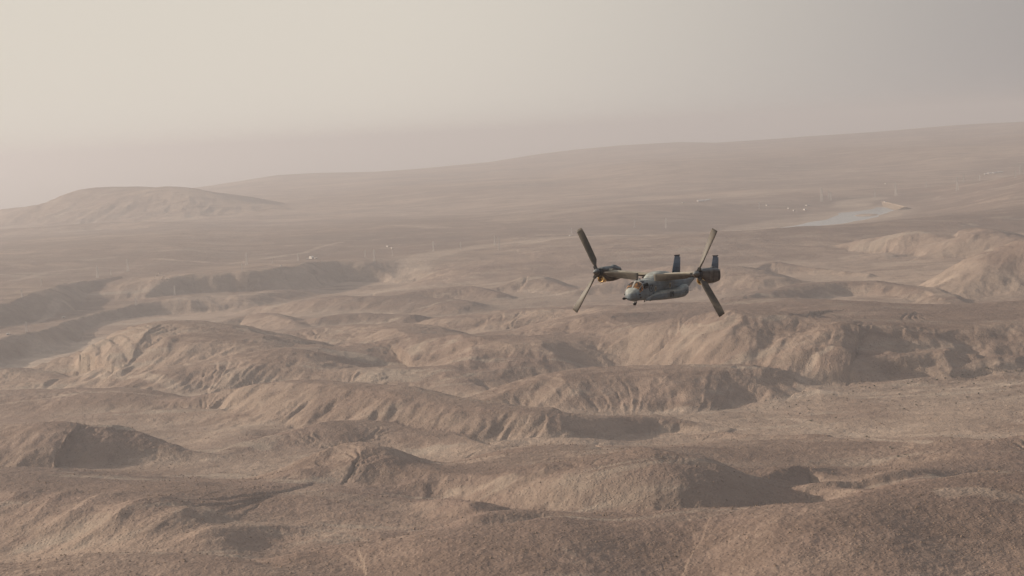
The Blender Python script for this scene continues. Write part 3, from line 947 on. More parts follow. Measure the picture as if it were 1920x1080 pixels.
PYLONS = [  # u, v base, v top, words that tell it apart
    (50, 624, 603, 'above the dark canyon wall at the far left, lowest of all'),
    (41, 560, 543, 'on the lit shelf left of the canyon, leftmost on the upper rim'),
    (78, 538, 521, 'on the canyon rim, second from the left on the upper rim'),
    (183, 521, 498, 'third from the left on the upper canyon rim'),
    (208, 516, 504, 'small and faint just left of the tall pylon on its mound'),
    (240, 509, 484, 'tall, on a mound left of the pale boulders'),
    (255, 573, 556, 'small, on the lower bench below the pale boulders'),
    (328, 554, 535, 'on the tip of the bench inside the canyon'),
    (454, 511, 493, 'at the canyon edge, in front of a taller one'),
    (463, 498, 474, 'tall, behind the canyon edge left of the glinting shed'),
    (511, 494, 482, 'small and faint, midway to the glinting shed'),
    (559, 489, 473, 'just left of the glinting shed'),
    (685, 484, 468, 'left one of the pair above the notch in the cliff'),
    (702, 491, 468, 'right one of the pair above the notch in the cliff'),
    (736, 481, 467, 'small, right of the pair above the notch in the cliff'),
    (813, 471, 452, 'alone on the plain between the notch and the middle pair'),
    (864, 469, 453, 'left of the middle pair on the plain'),
    (928, 461, 440, 'left one of the middle pair, left of the aircraft'),
    (936, 469, 443, 'right one of the middle pair, left of the aircraft'),
    (1072, 441, 427, 'just left of the upper rotor blade of the aircraft'),
    (1190, 428, 410, 'above the wing of the aircraft, left one of two'),
    (1249, 428, 408, 'above the wing of the aircraft, right one of two'),
    (1424, 393, 378, 'left of the sheds on the near side of the lake'),
    (1541, 379, 352, 'left one of the cluster on the far shore of the lake'),
    (1554, 372, 356, 'middle one of the cluster on the far shore of the lake'),
    (1558, 377, 360, 'right one of the cluster on the far shore of the lake'),
    (1641, 371, 353, 'behind the lake, left of the tallest one'),
    (1680, 368, 343, 'tallest, right behind the dam'),
    (1737, 353, 339, 'faint, right of the tallest one behind the dam'),
    (1795, 358, 331, 'tall, on the right plain, front one of two'),
    (1807, 342, 326, 'on the right plain, rear one of two'),
    (1837, 339, 328, 'small, left of the row of white sheds on the right'),
    (1904, 335, 319, 'right of the white sheds, second from the right edge'),
    (1913, 326, 310, 'nearest the right edge, beyond the white sheds'),
]
proto = build_pylon()
for i, (u, vb, vt, lab) in enumerate(PYLONS):
    p = ground_hit(u, vb)
    hgt = px_size(p, vb - vt)
    label = 'pale pylon ' + lab
    rz = math.radians([12, 20, 8, 25][i % 4]) - math.atan2(p[0], p[1])
    loc = (p[0], p[1], p[2] - .5)
    if i == 0:
        proto.location = loc; proto.rotation_euler = (0, 0, rz); proto.scale = (hgt / 40,) * 3; proto['label'] = label
    else:
        copy_thing(proto, loc, rz, label, hgt / 40)

# ------------------------------------------------------------------ small buildings
M_WHITE = simple_mat("white_render", (0.62, 0.58, 0.53), .7, scale=.3)
M_ROOF = simple_mat("pale_metal_roof", (0.72, 0.70, 0.66), .35, .3, scale=.2)
M_DARK = simple_mat("dark_opening", (0.05, 0.045, 0.04), .6)
M_ROCK = simple_mat("pale_rock", (0.52, 0.43, 0.34), .9, scale=.15, col2=(.38, .3, .23))


def shed(name, u, v, wpx, dep, hpx, rz, label, cat, group=None, flat=False):
    p = ground_hit(u, v)
    w = px_size(p, wpx); h = px_size(p, hpx); d = dep
    o = empty(name, (p[0], p[1], p[2] - .3), label, cat, group)
    o.rotation_euler = (0, 0, math.radians(rz))
    bm = bmesh.new(); box(bm, (0, 0, h * .5), (w, d, h))
    wl = mesh_from('wall', bm, M_WHITE, o)
    bm = bmesh.new()
    if flat:
        box(bm, (0, 0, h + .2), (w + .6, d + .6, .35))
    else:
        e = .5; rh = max(1.0, d * .16)
        pts = [(-w / 2 - e, -d / 2 - e, h - .1), (w / 2 + e, -d / 2 - e, h - .1), (w / 2 + e, d / 2 + e, h - .1), (-w / 2 - e, d / 2 + e, h - .1),
               (-w / 2 - e, 0, h + rh), (w / 2 + e, 0, h + rh)]
        vs = [bm.verts.new(q) for q in pts]
        for f in ((0, 1, 5, 4), (2, 3, 4, 5), (0, 4, 3), (1, 2, 5), (0, 3, 2, 1)):
            bm.faces.new([vs[k] for k in f])
    mesh_from('roof', bm, M_ROOF, o)
    n = max(1, min(6, int(w / 7)))
    for k in range(n):
        bm = bmesh.new()
        big = (k == n // 2)
        x = (k + .5) / n * w - w / 2
        box(bm, (x, -d / 2 - .03, h * (.36 if big else .55)), (min(2.6, w / n * .5) if big else min(1.6, w / n * .4), .1, h * (.7 if big else .3)))
        mesh_from('door' if big else 'window', bm, M_DARK, o)
    return o


SHEDS = [
    ('long_shed', 1857, 326, 9, 14, 1.6, 8, 'long white shed on the right plain, left end of the row'),
    ('long_shed', 1866, 325.2, 10, 14, 1.6, 14, 'long white shed in the middle of the row on the right plain'),
    ('long_shed', 1876, 323.5, 9, 12, 1.5, -6, 'long white shed at the right end of the row on the right plain'),
    ('long_shed', 1848, 326.8, 5, 12, 1.2, 10, 'short white shed leading the row on the right plain'),
    ('long_shed', 1316, 377.6, 17, 14, 1.6, 12, 'long pale building on the plain above the right rotor'),
    ('long_shed', 1328, 376, 8, 12, 1.5, 12, 'short pale building right of the long one above the right rotor'),
    ('small_house', 1281, 381, 4, 9, 1.2, 10, 'tiny pale hut well left of the long building on the plain'),
    ('metal_shed', 584, 485, 4.5, 14, 3.2, 35, 'bright sunlit metal shed on the canyon rim road'),
    ('small_house', 592, 485.5, 4, 8, 2, 20, 'small pale hut right of the bright shed on the rim'),
    ('small_house', 576, 487, 3, 8, 1.6, 0, 'small pale hut left of the bright shed on the rim'),
    ('small_house', 727, 463, 2.6, 9, 2, 25, 'small white house above the notch, upper one of two'),
    ('small_house', 735, 466, 2.6, 9, 2, 25, 'small white house above the notch, lower one of two'),
    ('small_house', 527, 499, 3, 8, 1.6, 10, 'low pale hut on the rim road left of the bright shed'),
    ('small_house', 1438, 386, 2.6, 9, 2, 20, 'small white house left of the lake, leftmost of five'),
    ('small_house', 1479, 392, 2.6, 9, 2, 20, 'small white house left of the lake, second of five'),
    ('small_house', 1489, 396, 3.2, 9, 2.2, 10, 'small white house left of the lake, lowest of five'),
    ('small_house', 1509, 394.5, 4.2, 10, 2.6, 30, 'white house nearest the lake, brightest of five'),
    ('small_house', 1514, 386, 6, 10, 1.6, 15, 'long low white house behind the brightest one by the lake'),
    ('small_house', 1661, 345, 3, 10, 1.6, 10, 'tiny pale hut on the plain far behind the dam'),
    ('small_house', 15, 628, 5, 7, 2.2, 10, 'white hut beside the canyon road at the left edge'),
    ('small_house', 119, 596, 5, 6, 1.6, 20, 'low white hut beside the canyon road further right'),
    ('small_house', 1069, 443, 3, 9, 1.4, 10, 'tiny pale hut on the plain left of the upper rotor blade'),
]
for (nm_, u, v, w, d, h, rz, lab) in SHEDS:
    shed(nm_, u, v, w, d, h, rz, lab, 'shed' if 'shed' in nm_ else 'house', 'small pale buildings scattered over the plain', flat=(nm_ == 'small_house'))

# pale boulders at the canyon edge
bl_ = [(294, 517, 5, 3.2), (299, 514, 4.5, 2.6), (306, 520, 5, 3), (312, 524, 5, 3), (303, 526, 4, 2.4), (319, 515, 4, 2), (290, 521, 3.5, 2.4)]
blw = ['leftmost, beside the rim track', 'topmost of the cluster', 'in the middle of the cluster', 'right one, on the spur crest', 'lowest in the cluster', 'low, at the right end on the rim',
       'small, at the lower left']
for i, ((u, v, w, h), wd) in enumerate(zip(bl_, blw)):
    p = ground_hit(u, v)
    bm = bmesh.new()
    bmesh.ops.create_icosphere(bm, subdivisions=3, radius=1)
    rg = random.Random(i)
    o1, o2 = rg.random() * 50, rg.random() * 50
    ww, hh_ = px_size(p, w) / 2, px_size(p, h) / 2
    for q in bm.verts:
        n_ = float(perlin(np.float32(q.co.x * 1.3 + o1 + q.co.z), np.float32(q.co.y * 1.3 + o2 - q.co.z)))
        q.co *= (1 + .5 * n_)
        q.co = Vector((q.co.x * ww, q.co.y * ww * .8, q.co.z * hh_))
    o = mesh_from('boulder', bm, M_ROCK, None)
    o.location = (p[0], p[1], p[2] + hh_ * .3)
    o['label'] = 'big pale boulder at the canyon edge, ' + wd
    o['category'] = 'boulder'; o['group'] = 'pale boulders at the canyon edge'

# ------------------------------------------------------------------ dam
def dam():
    a = at_z(1655, 376.5, 12); b_ = at_z(1697, 386.5, 12)
    A = Vector((a[0], a[1], 0)); B = Vector((b_[0], b_[1], 0))
    d = (B - A); Ld = d.length; d.normalize()
    n = Vector((-d.y, d.x, 0))
    if n.x > 0: n = -n                       # upstream side looks left, to the lake
    root = empty('rock_dam', (A.x, A.y, 0), 'tan rockfill dam closing the right end of the grey lake', 'dam')
    ns = 24
    bm = bmesh.new(); prof = [(-44, -6), (-4, 9), (4, 9), (46, -6)]
    rings = []
    for k in range(ns + 1):
        c = (d * (Ld * k / ns))
        sag = 1.0
        rings.append([bm.verts.new(c + n * (-q[0]) * sag + Vector((0, 0, q[1] + .5 * math.sin(k * 2.1 + q[0])))) for q in prof])
    for r0, r1 in zip(rings[:-1], rings[1:]):
        for k in range(3):
            bm.faces.new((r0[k], r0[k + 1], r1[k + 1], r1[k]))
    bm.faces.new(rings[0]); bm.faces.new(rings[-1])
    mesh_from('embankment', bm, simple_mat("dam_rock", (0.28, 0.21, 0.15), .95, scale=.12, col2=(.27, .2, .14)), root)
    bm = bmesh.new()
    for k in (-1, 1):
        bar(bm, n * 3.4 * k + Vector((0, 0, 9.6)), d * Ld + n * 3.4 * k + Vector((0, 0, 9.6)), .8)
    mesh_from('parapet', bm, M_ROCK, root)
    bm = bmesh.new(); box(bm, d * (Ld * .12) + Vector((0, 0, 11)), (6, 5, 4), .4)
    mesh_from('gate_house', bm, M_WHITE, root)


dam()

# ------------------------------------------------------------------ shrubs on the right valley floor
M_LEAF = simple_mat("dusty_leaves", (0.10, 0.10, 0.06), .8, scale=.8, col2=(.045, .05, .032))


def shrub_mesh(seed):
    rg = random.Random(seed); bm = bmesh.new()
    lobes = [(rg.uniform(-.6, .6), rg.uniform(-.6, .6), rg.uniform(.5, 1.0), rg.uniform(.45, .75)) for _ in range(5)]
    for k in range(260):
        cx, cy, cz, cr = rg.choice(lobes)
        th, ph = rg.uniform(0, 2 * PI), math.acos(rg.uniform(-.6, 1))
        r = cr * rg.uniform(.6, 1.0)
        c = Vector((cx + r * math.sin(ph) * math.cos(th), cy + r * math.sin(ph) * math.sin(th), max(.05, cz + r * .8 * math.cos(ph))))
        s = rg.uniform(.1, .2)
        vs = [bm.verts.new(c + Vector((rg.uniform(-s, s), rg.uniform(-s, s), rg.uniform(-s, s)))) for _ in range(3)]
        bm.faces.new(vs)
    for k in range(4):
        bar(bm, (0, 0, -.3), (rg.uniform(-.6, .6), rg.uniform(-.6, .6), rg.uniform(.6, 1.1)), .07)
    me_ = bpy.data.meshes.new('shrub'); bm.to_mesh(me_); bm.free(); me_.materials.append(M_LEAF)
    return me_


sm = [shrub_mesh(s) for s in range(5)]
SH = [(480, 235), (375, 232), (575, 218), (615, 208), (700, 245), (755, 185), (790, 180), (840, 160), (862, 150), (905, 128), (925, 127), (945, 130), (970, 124), (1065, 135),
      (1140, 110), (1160, 103), (1205, 92), (1285, 90), (1330, 80), (1365, 75), (1415, 70), (1445, 68), (1480, 62), (1540, 48), (1635, 50), (1690, 47), (1715, 45),
      (645, 295), (652, 300), (950, 215), (1030, 215), (1100, 222), (1180, 220), (1275, 225), (1300, 205), (1385, 210), (1180, 165), (1100, 165), (1320, 140),
      (1415, 130), (1475, 110), (1630, 125), (1660, 128), (1600, 122), (1060, 440), (1050, 435), (1395, 370), (950, 410), (775, 283), (720, 190), (540, 225), (640, 240), (830, 185),
      (1240, 100), (1120, 240), (990, 190), (870, 210), (1500, 160), (1570, 190), (1440, 180), (1650, 170), (1700, 150), (1000, 455), (1090, 480), (1130, 470), (930, 380)]
pts_ = [(1280 + x * .3704, 680 + y * .3704, 1.0) for x, y in SH]
pts_ += [(1400 + x * .287, 410 + y * .287, .8) for x, y in [(1245, 485), (1300, 490), (1395, 515), (1520, 535), (1640, 555), (1240, 1055), (1375, 1045), (1430, 1040), (1530, 1015), (1580, 1005),
                                                            (930, 345), (1270, 488), (1340, 500), (1460, 520), (1700, 1005), (1760, 995), (1300, 1050)]]
rg = random.Random(5)
for k in range(70):
    q = rg.random()
    u = 1290 + 620 * q
    pts_.append((u, 790 - 95 * q + rg.gauss(0, 16) + (20 if q > .5 else 0), rg.uniform(.5, .8)))
for i, (u, v, s) in enumerate(pts_):
    p = ground_hit(u, v)
    o = bpy.data.objects.new('shrub', sm[i % 5]); COL.objects.link(o)
    k = s * rg.uniform(.6, 1.7)
    o.location = (p[0], p[1], p[2] - .1); o.scale = (k * 1.15, k * 1.15, k * .85); o.rotation_euler = (0, 0, rg.uniform(0, 6.28))
    o['label'] = 'small dark dusty shrub on the pale floor of the right valley'
    o['category'] = 'shrub'; o['group'] = 'dark shrubs dotted over the right valley floor'

# ------------------------------------------------------------------ loose stones on the near slopes
rs = np.random.RandomState(3)
NS = 26000
uu = rs.uniform(-120, 2040, NS); vv = rs.uniform(800, 1120, NS) ** 1.0
V0, F0 = [], []
base_v = np.array([(1, 0, 0), (0, 1, 0), (-1, 0, 0), (0, -1, 0), (0, 0, 1), (0, 0, -1)], np.float32)
base_f = np.array([(0, 1, 4), (1, 2, 4), (2, 3, 4), (3, 0, 4), (1, 0, 5), (2, 1, 5), (3, 2, 5), (0, 3, 5)])
aa = rs.uniform(-HALF * .95, HALF * .95, NS); rr = 1000 + 1300 * rs.uniform(0, 1, NS) ** 1.3
jj_ = np.clip((aa + HALF) / DA, 0, 1118).astype(int); i_ = np.clip(np.searchsorted(rows, rr) - 1, 0, NR - 2)
zz = HG[i_, jj_]
stv = steep.reshape(NR, NC)[i_, jj_]; pav = np.clip(pale.reshape(NR, NC)[i_, jj_], 0, 1)
clump = perlin((rr * np.sin(aa) / 60).astype(np.float32), (rr * np.cos(aa) / 60).astype(np.float32), 91)
keep = rs.uniform(0, 1, NS) < np.clip(.55 + clump * 1.2 - pav * .4, .05, 1)
sz = .32 + .9 * rs.uniform(0, 1, NS) ** 5
cx = rr * np.sin(aa); cy = rr * np.cos(aa)
kk_ = np.nonzero(keep)[0]; n_ = len(kk_)
sv = base_v[None] * (rs.uniform(.6, 1.3, (n_, 6, 1))) * sz[kk_][:, None, None]
rot = rs.uniform(0, 6.28, n_)
c_, s_ = np.cos(rot)[:, None], np.sin(rot)[:, None]
vx = sv[..., 0] * c_ - sv[..., 1] * s_ + cx[kk_][:, None]
vy = sv[..., 0] * s_ + sv[..., 1] * c_ + cy[kk_][:, None]
vz = sv[..., 2] * .8 + zz[kk_][:, None] + .1
vv_ = np.stack([vx, vy, vz], -1).reshape(-1, 3)
ff_ = (base_f[None] + (np.arange(n_) * 6)[:, None, None]).reshape(-1, 3)
me_ = bpy.data.meshes.new("loose_stones")
me_.from_pydata(vv_.tolist(), [], ff_.tolist()); me_.update()
me_.materials.append(simple_mat("stone", (0.30, 0.21, 0.145), .9, scale=.05, col2=(.13, .09, .065)))
o = bpy.data.objects.new("loose_stones", me_); COL.objects.link(o)
o['kind'] = 'stuff'; o['label'] = 'loose brown stones scattered over the near slopes'

# ------------------------------------------------------------------ the tiltrotor aircraft
# local frame: x forward, y to its left (port), z up, origin at the wing centre; metres
def paint_mat(name, top, side, grime, amt=.5, rough=.55):
    m_, t_, b_ = new_mat(name)
    tcn_ = t_.nodes.new('ShaderNodeTexCoord'); V_ = tcn_.outputs['Object']
    ge = t_.nodes.new('ShaderNodeNewGeometry')
    vt = t_.nodes.new('ShaderNodeVectorTransform'); vt.vector_type = 'NORMAL'; vt.convert_from = 'WORLD'; vt.convert_to = 'OBJECT'
    t_.links.new(ge.outputs['Normal'], vt.inputs[0])
    sx_ = t_.nodes.new('ShaderNodeSeparateXYZ'); t_.links.new(vt.outputs[0], sx_.inputs[0])
    c_ = mixc(t_, rng_(t_, sx_.outputs['Z'], .25, .55), side, top)      # two-tone paint, paler on top: sunlit tops and shaded sides put into the colour
    n1 = noise(t_, mapping(t_, V_, (.5, 1.2, 1.2)), 1.3, 5, .65, .4)
    n2 = noise(t_, mapping(t_, V_, (1, 1, 3)), 5.0, 4, .7)
    c_ = mixc(t_, math_(t_, 'MULTIPLY', rng_(t_, n1, .42, .68), amt), c_, grime)
    c_ = mixc(t_, rng_(t_, n2, .3, .75, 0, .35), c_, tuple(x * .55 for x in side))
    # panels repainted at different times
    br = t_.nodes.new('ShaderNodeTexVoronoi'); br.distance = 'CHEBYCHEV'; br.inputs['Scale'].default_value = .9; br.inputs['Randomness'].default_value = .7
    t_.links.new(V_, br.inputs['Vector'])
    bs_ = t_.nodes.new('ShaderNodeSeparateColor'); t_.links.new(br.outputs['Color'], bs_.inputs[0])
    c_ = mixc(t_, rng_(t_, bs_.outputs[0], 0, 1, 0, .5), c_, mixc(t_, 1.0, c_, (1.5, 1.45, 1.4), 'MULTIPLY'))
    c_ = mixc(t_, rng_(t_, bs_.outputs[1], .6, 1, 0, .4), c_, mixc(t_, 1.0, c_, (.5, .5, .5), 'MULTIPLY'))
    bk = t_.nodes.new('ShaderNodeTexBrick'); bk.inputs['Scale'].default_value = 1.0; bk.inputs['Mortar Size'].default_value = .018
    bk.inputs['Brick Width'].default_value = 1.1; bk.inputs['Row Height'].default_value = .55
    bk.inputs['Color1'].default_value = (1, 1, 1, 1); bk.inputs['Color2'].default_value = (.86, .86, .86, 1); bk.inputs['Mortar'].default_value = (.45, .45, .45, 1)
    mpn = t_.nodes.new('ShaderNodeMapping'); mpn.inputs['Rotation'].default_value = (math.radians(90), 0, 0)
    t_.links.new(V_, mpn.inputs['Vector']); t_.links.new(mpn.outputs[0], bk.inputs['Vector'])
    c_ = mixc(t_, .8, c_, mixc(t_, 1.0, c_, bk.outputs['Color'], 'MULTIPLY'))
    t_.links.new(c_, b_.inputs['Base Color'])
    b_.inputs['Roughness'].default_value = rough
    b_.inputs['Specular IOR Level'].default_value = .35
    return m_


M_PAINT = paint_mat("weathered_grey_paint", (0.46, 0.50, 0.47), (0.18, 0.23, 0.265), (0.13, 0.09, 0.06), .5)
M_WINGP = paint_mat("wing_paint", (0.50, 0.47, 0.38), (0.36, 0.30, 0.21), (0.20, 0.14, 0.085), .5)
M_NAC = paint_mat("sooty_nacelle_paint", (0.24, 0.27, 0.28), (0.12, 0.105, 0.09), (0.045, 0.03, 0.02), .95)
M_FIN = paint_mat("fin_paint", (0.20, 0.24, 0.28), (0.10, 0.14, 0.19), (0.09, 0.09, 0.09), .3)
M_BLACK = simple_mat("black_rubber", (0.022, 0.022, 0.024), .55)
M_HUB = simple_mat("hub_metal", (0.035, 0.035, 0.04), .45, .3, scale=3)
M_BLADE = simple_mat("rotor_blade_paint", (0.125, 0.108, 0.088), .55, scale=1.5, col2=(.075, .07, .062), spec=.3)
M_BRASS = simple_mat("bare_inlet_metal", (0.85, 0.62, 0.30), .3, .8, scale=3, col2=(.6, .4, .2))
M_POST = simple_mat("pale_post", (0.62, 0.60, 0.55), .5, scale=3)
M_MARK = simple_mat("dark_lettering", (0.07, 0.08, 0.09), .7, scale=8)
M_RIM = simple_mat("window_rim", (0.40, 0.38, 0.28), .5, scale=3)
m, t, b = new_mat("bronze_glass")
b.inputs['Base Color'].default_value = (0.40, 0.20, 0.09, 1); b.inputs['Metallic'].default_value = .75
b.inputs['Roughness'].default_value = .12
M_GLASS = m
tcn = t.nodes.new('ShaderNodeTexCoord')
t.links.new(mixc(t, rng_(t, noise(t, tcn.outputs['Object'], 2.2, 2), .42, .58), (0.55, 0.28, 0.12), (0.05, 0.05, 0.06)), b.inputs['Base Color'])
m, t, b = new_mat("dark_glass")
b.inputs['Base Color'].default_value = (0.02, 0.02, 0.022, 1); b.inputs['Roughness'].default_value = .15
M_DGLASS = m

air = empty('tiltrotor_aircraft', (0, 0, 0), 'grey twin-rotor tiltrotor aircraft flying low over the desert hills', 'aircraft')


def loft(rings, closed=True, caps=True):
    bm_ = bmesh.new()
    R_ = [[bm_.verts.new(p) for p in r] for r in rings]
    n = len(R_[0])
    for a, b2 in zip(R_[:-1], R_[1:]):
        for k in range(n if closed else n - 1):
            bm_.faces.new((a[k], a[(k + 1) % n], b2[(k + 1) % n], b2[k]))
    if caps:
        bm_.faces.new(R_[0]); bm_.faces.new(R_[-1])
    return bm_


def sect(x, zb, zt, w, e, th, off=0.0, y0=0.0):
    zc = (zb + zt) / 2; hz = (zt - zb) / 2 + off; w = w + off
    c_, s_ = math.cos(th), math.sin(th)
    return Vector((x, y0 + w * math.copysign(abs(c_) ** (2 / e), c_), zc + hz * math.copysign(abs(s_) ** (2 / e), s_)))


FUS = [(7.86, -2.28, -2.02, .12, 2.0), (7.78, -2.48, -1.86, .34, 2.1), (7.55, -2.66, -1.68, .62, 2.2), (7.15, -2.80, -1.52, .86, 2.4),
       (6.7, -2.86, -1.38, 1.0, 2.5), (6.45, -2.88, -1.28, 1.04, 2.6), (6.0, -2.88, -.98, 1.08, 2.7), (5.5, -2.88, -.72, 1.12, 2.8),
       (5.0, -2.88, -.60, 1.15, 2.9), (4.2, -2.88, -.54, 1.18, 3.2), (2.5, -2.88, -.50, 1.2, 3.6), (0, -2.88, -.45, 1.2, 3.8), (-3.8, -2.88, -.45, 1.2, 3.8),
       (-4.8, -2.66, -.45, 1.18, 3.6), (-6.0, -2.12, -.42, 1.08, 3.2), (-7.4, -1.42, -.36, .85, 2.8), (-8.8, -.86, -.28, .58, 2.4), (-9.9, -.52, -.22, .32, 2.2),
       (-10.2, -.42, -.28, .12, 2.0)]


def _nose(f):
    x, zb, zt, w, e = f
    if x > 5.5:
        x = 5.5 + (x - 5.5) * .64
    return (x, zb + (.06 if x < 6.8 else 0), zt + (.24 if x < 6 else .24 * max(0, (7.1 - x) / 1.1)) * (1 if x > -4.5 else max(0, 1 - (-4.5 - x) / 3)), w, e)


FUS = [_nose(f) for f in FUS]
NX = lambda x: 5.5 + (x - 5.5) * .64 if x > 5.5 else x


def fus_at(x, th, off=0.0):
    xs = [f[0] for f in FUS]
    for i in range(len(FUS) - 1):
        if xs[i] >= x >= xs[i + 1]:
            t_ = (xs[i] - x) / (xs[i] - xs[i + 1])
            q = [FUS[i][k] * (1 - t_) + FUS[i + 1][k] * t_ for k in range(5)]
            return sect(x, q[1], q[2], q[3], q[4], th, off)
    return sect(x, -2, -1, .1, 2, th, off)


NTH = 48
ths = [2 * PI * k / NTH for k in range(NTH)]
xs_ = sorted(set([f[0] for f in FUS] + list(np.linspace(6.7, -9.5, 50))), reverse=True)
fus = mesh_from('fuselage', loft([[fus_at(x, th) for th in ths] for x in xs_]), M_PAINT, air, True)


def patch(name, x0, x1, t0, t1, mat_, parent=None, off=.02, n=8):
    """a piece of skin lying just proud of the fuselage; t in degrees, 90 = top, 0 = port side"""
    parent = parent or fus
    bm_ = bmesh.new()
    g = [[bm_.verts.new(fus_at(x0 + (x1 - x0) * i / n, math.radians(t0 + (t1 - t0) * j / n), off)) for j in range(n + 1)] for i in range(n + 1)]
    for i in range(n):
        for j in range(n):
            bm_.faces.new((g[i][j], g[i + 1][j], g[i + 1][j + 1], g[i][j + 1]))
    r_ = bmesh.ops.extrude_face_region(bm_, geom=bm_.faces[:])
    for q in r_['geom']:
        if isinstance(q, bmesh.types.BMVert):
            q.co -= Vector((0, q.co.y * .02, (q.co.z + 1.6) * .02))
    return mesh_from(name, bm_, mat_, parent, False)


for sg in (1, -1):
    a0_, a1_ = (86, 38) if sg > 0 else (94, 142)
    patch('windshield_pane', NX(6.62), 5.45, a0_, a1_, M_GLASS)
    b0_, b1_ = (33, 8) if sg > 0 else (147, 172)
    patch('quarter_window', NX(6.5), 5.50, b0_, b1_, M_GLASS, off=.025)
    patch('side_window', 5.3, 4.25, (38 if sg > 0 else 142), (6 if sg > 0 else 174), M_DGLASS, off=.025)
    patch('roof_window', 5.25, 4.7, (80 if sg > 0 else 100), (48 if sg > 0 else 132), M_DGLASS, off=.02)
    patch('nose_panel', NX(7.2), NX(6.75), (15 if sg > 0 else 165), (-8 if sg > 0 else 188), M_MARK if sg < 0 else M_PAINT, off=.012)
patch('windshield_post', NX(6.65), 5.4, 91.5, 88.5, M_POST, off=.06)
for sg in (1, -1):
    patch('windshield_frame', NX(6.65), 5.4, (37 if sg > 0 else 143), (34 if sg > 0 else 146), M_POST, off=.045)
patch('brow_frame', 5.44, 5.32, 140, 40, M_POST, off=.045)


def oval(name, x, z, rx, rz_, mat_, y, thick=.04, parent=None):
    bm_ = bmesh.new()
    bmesh.ops.create_cone(bm_, cap_ends=True, segments=20, radius1=1, radius2=1, depth=thick,
                          matrix=Matrix.Translation((x, y, z)) @ Matrix.Rotation(PI / 2, 4, 'X') @ Matrix.Diagonal((rx, rz_, 1, 1)))
    return mesh_from(name, bm_, mat_, parent or fus)


for sg in (1, -1):
    for (x, z, rx, rz_) in ((2.6, -1.45, .22, .34), (-1.0, -1.25, .24, .36)):
        y = sg * 1.2
        w_ = oval('cabin_window', x, z, rx, rz_, M_RIM, y)
        oval('window_glass', x, z, rx * .62, rz_ * .66, M_DGLASS, y + sg * .02, .05)
    for k, (x, z, w_, h_) in enumerate(((3.0, -2.1, .3, .3), (6.2, -2.0, .35, .14), (6.0, -2.35, .22, .18))):
        bm = bmesh.new(); box(bm, (x, sg * (1.175 if x < 4 else 1.07), z), (w_, .06, h_)); mesh_from('vent', bm, M_BLACK, fus)
    # crew door outline and faint roundel
    bm = bmesh.new()
    for a_, b2 in (((4.1, -.9), (3.2, -.9)), ((3.2, -.9), (3.2, -2.5)), ((4.1, -.9), (4.1, -2.5)), ((4.1, -2.5), (3.2, -2.5)), ((6.3, -2.1), (4.6, -2.1))):
        yy = [fus_at(q[0], 0)[1] - .01 for q in (a_, b2)]
        bar(bm, (a_[0], sg * yy[0], a_[1]), (b2[0], sg * yy[1], b2[1]), .025)
    mesh_from('door_seam', bm, M_MARK, fus)
    bm = bmesh.new()
    for k in range(24):
        a_ = 2 * PI * k / 24; b2 = 2 * PI * (k + 1) / 24
        bar(bm, (3.65 + .42 * math.cos(a_), sg * 1.2, -1.35 + .42 * math.sin(a_)), (3.65 + .42 * math.cos(b2), sg * 1.2, -1.35 + .42 * math.sin(b2)), .05)
    box(bm, (3.65, sg * 1.2, -1.35), (.16, .05, .3))
    mesh_from('faint_roundel', bm, M_MARK, fus)

# antennas and small lumps
for (x, z, h_) in ((5.1, -.34, .22), (4.4, -.28, .18), (-5.5, -.4, .3)):
    bm = bmesh.new(); box(bm, (x, 0, z + h_ / 2), (.3, .05, h_)); mesh_from('blade_antenna', bm, M_BLACK if x > 5 else M_PAINT, fus)
for x in (5.6, 3.6, 2.2):
    bm = bmesh.new(); box(bm, (x, .2, -2.95), (.25, .04, .2)); mesh_from('belly_antenna', bm, M_BLACK, fus)

# sponsons
def spon(sg):
    S = [(4.8, -2.84, -2.55, .06, 1.08), (3.8, -2.87, -2.25, .22, 1.13), (2.6, -2.88, -1.9, .42, 1.26), (1.2, -2.88, -1.7, .68, 1.42), (-1.0, -2.88, -1.66, .72, 1.44),
         (-2.6, -2.86, -1.55, .74, 1.44), (-3.6, -2.8, -1.35, .76, 1.42), (-4.1, -2.66, -1.22, .74, 1.36), (-4.6, -2.4, -1.24, .62, 1.25), (-5.05, -2.1, -1.4, .42, 1.12), (-5.3, -1.85, -1.6, .14, 1.0)]
    rings = []
    for i in range(len(S) - 1):
        for k in range(4):
            t_ = k / 4
            q = [S[i][j] * (1 - t_) + S[i + 1][j] * t_ for j in range(5)]
            rings.append([sect(q[0], q[1], q[2], q[3], 2.5, th, 0, sg * q[4]) for th in [2 * PI * n / 28 for n in range(28)]])
    q = S[-1]
    rings.append([sect(q[0], q[1], q[2], q[3], 2.5, th, 0, sg * q[4]) for th in [2 * PI * n / 28 for n in range(28)]])
    return mesh_from('sponson', loft(rings), M_PAINT, air, True)


def lettering(txt, size, loc, sg, parent):
    cu = bpy.data.curves.new('lettering', 'FONT'); cu.body = txt; cu.size = size; cu.extrude = .012
    cu.align_x = 'CENTER'; cu.align_y = 'CENTER'; cu.space_character = 1.08; cu.offset = .004
    ob = bpy.data.objects.new('lettering', cu); COL.objects.link(ob)
    dg = bpy.context.evaluated_depsgraph_get()
    me2 = bpy.data.meshes.new_from_object(ob.evaluated_get(dg))
    bpy.data.objects.remove(ob)
    o2 = bpy.data.objects.new('number_marking', me2); COL.objects.link(o2)
    me2.materials.clear(); me2.materials.append(M_MARK)
    o2.parent = parent
    # text plane: x right, y up -> on the port side seen from outside, right is aft (-x)
    o2.matrix_local = Matrix.Translation(loc) @ Matrix(((-sg, 0, 0, 0), (0, 0, sg, 0), (0, 1, 0, 0), (0, 0, 0, 1)))
    return o2


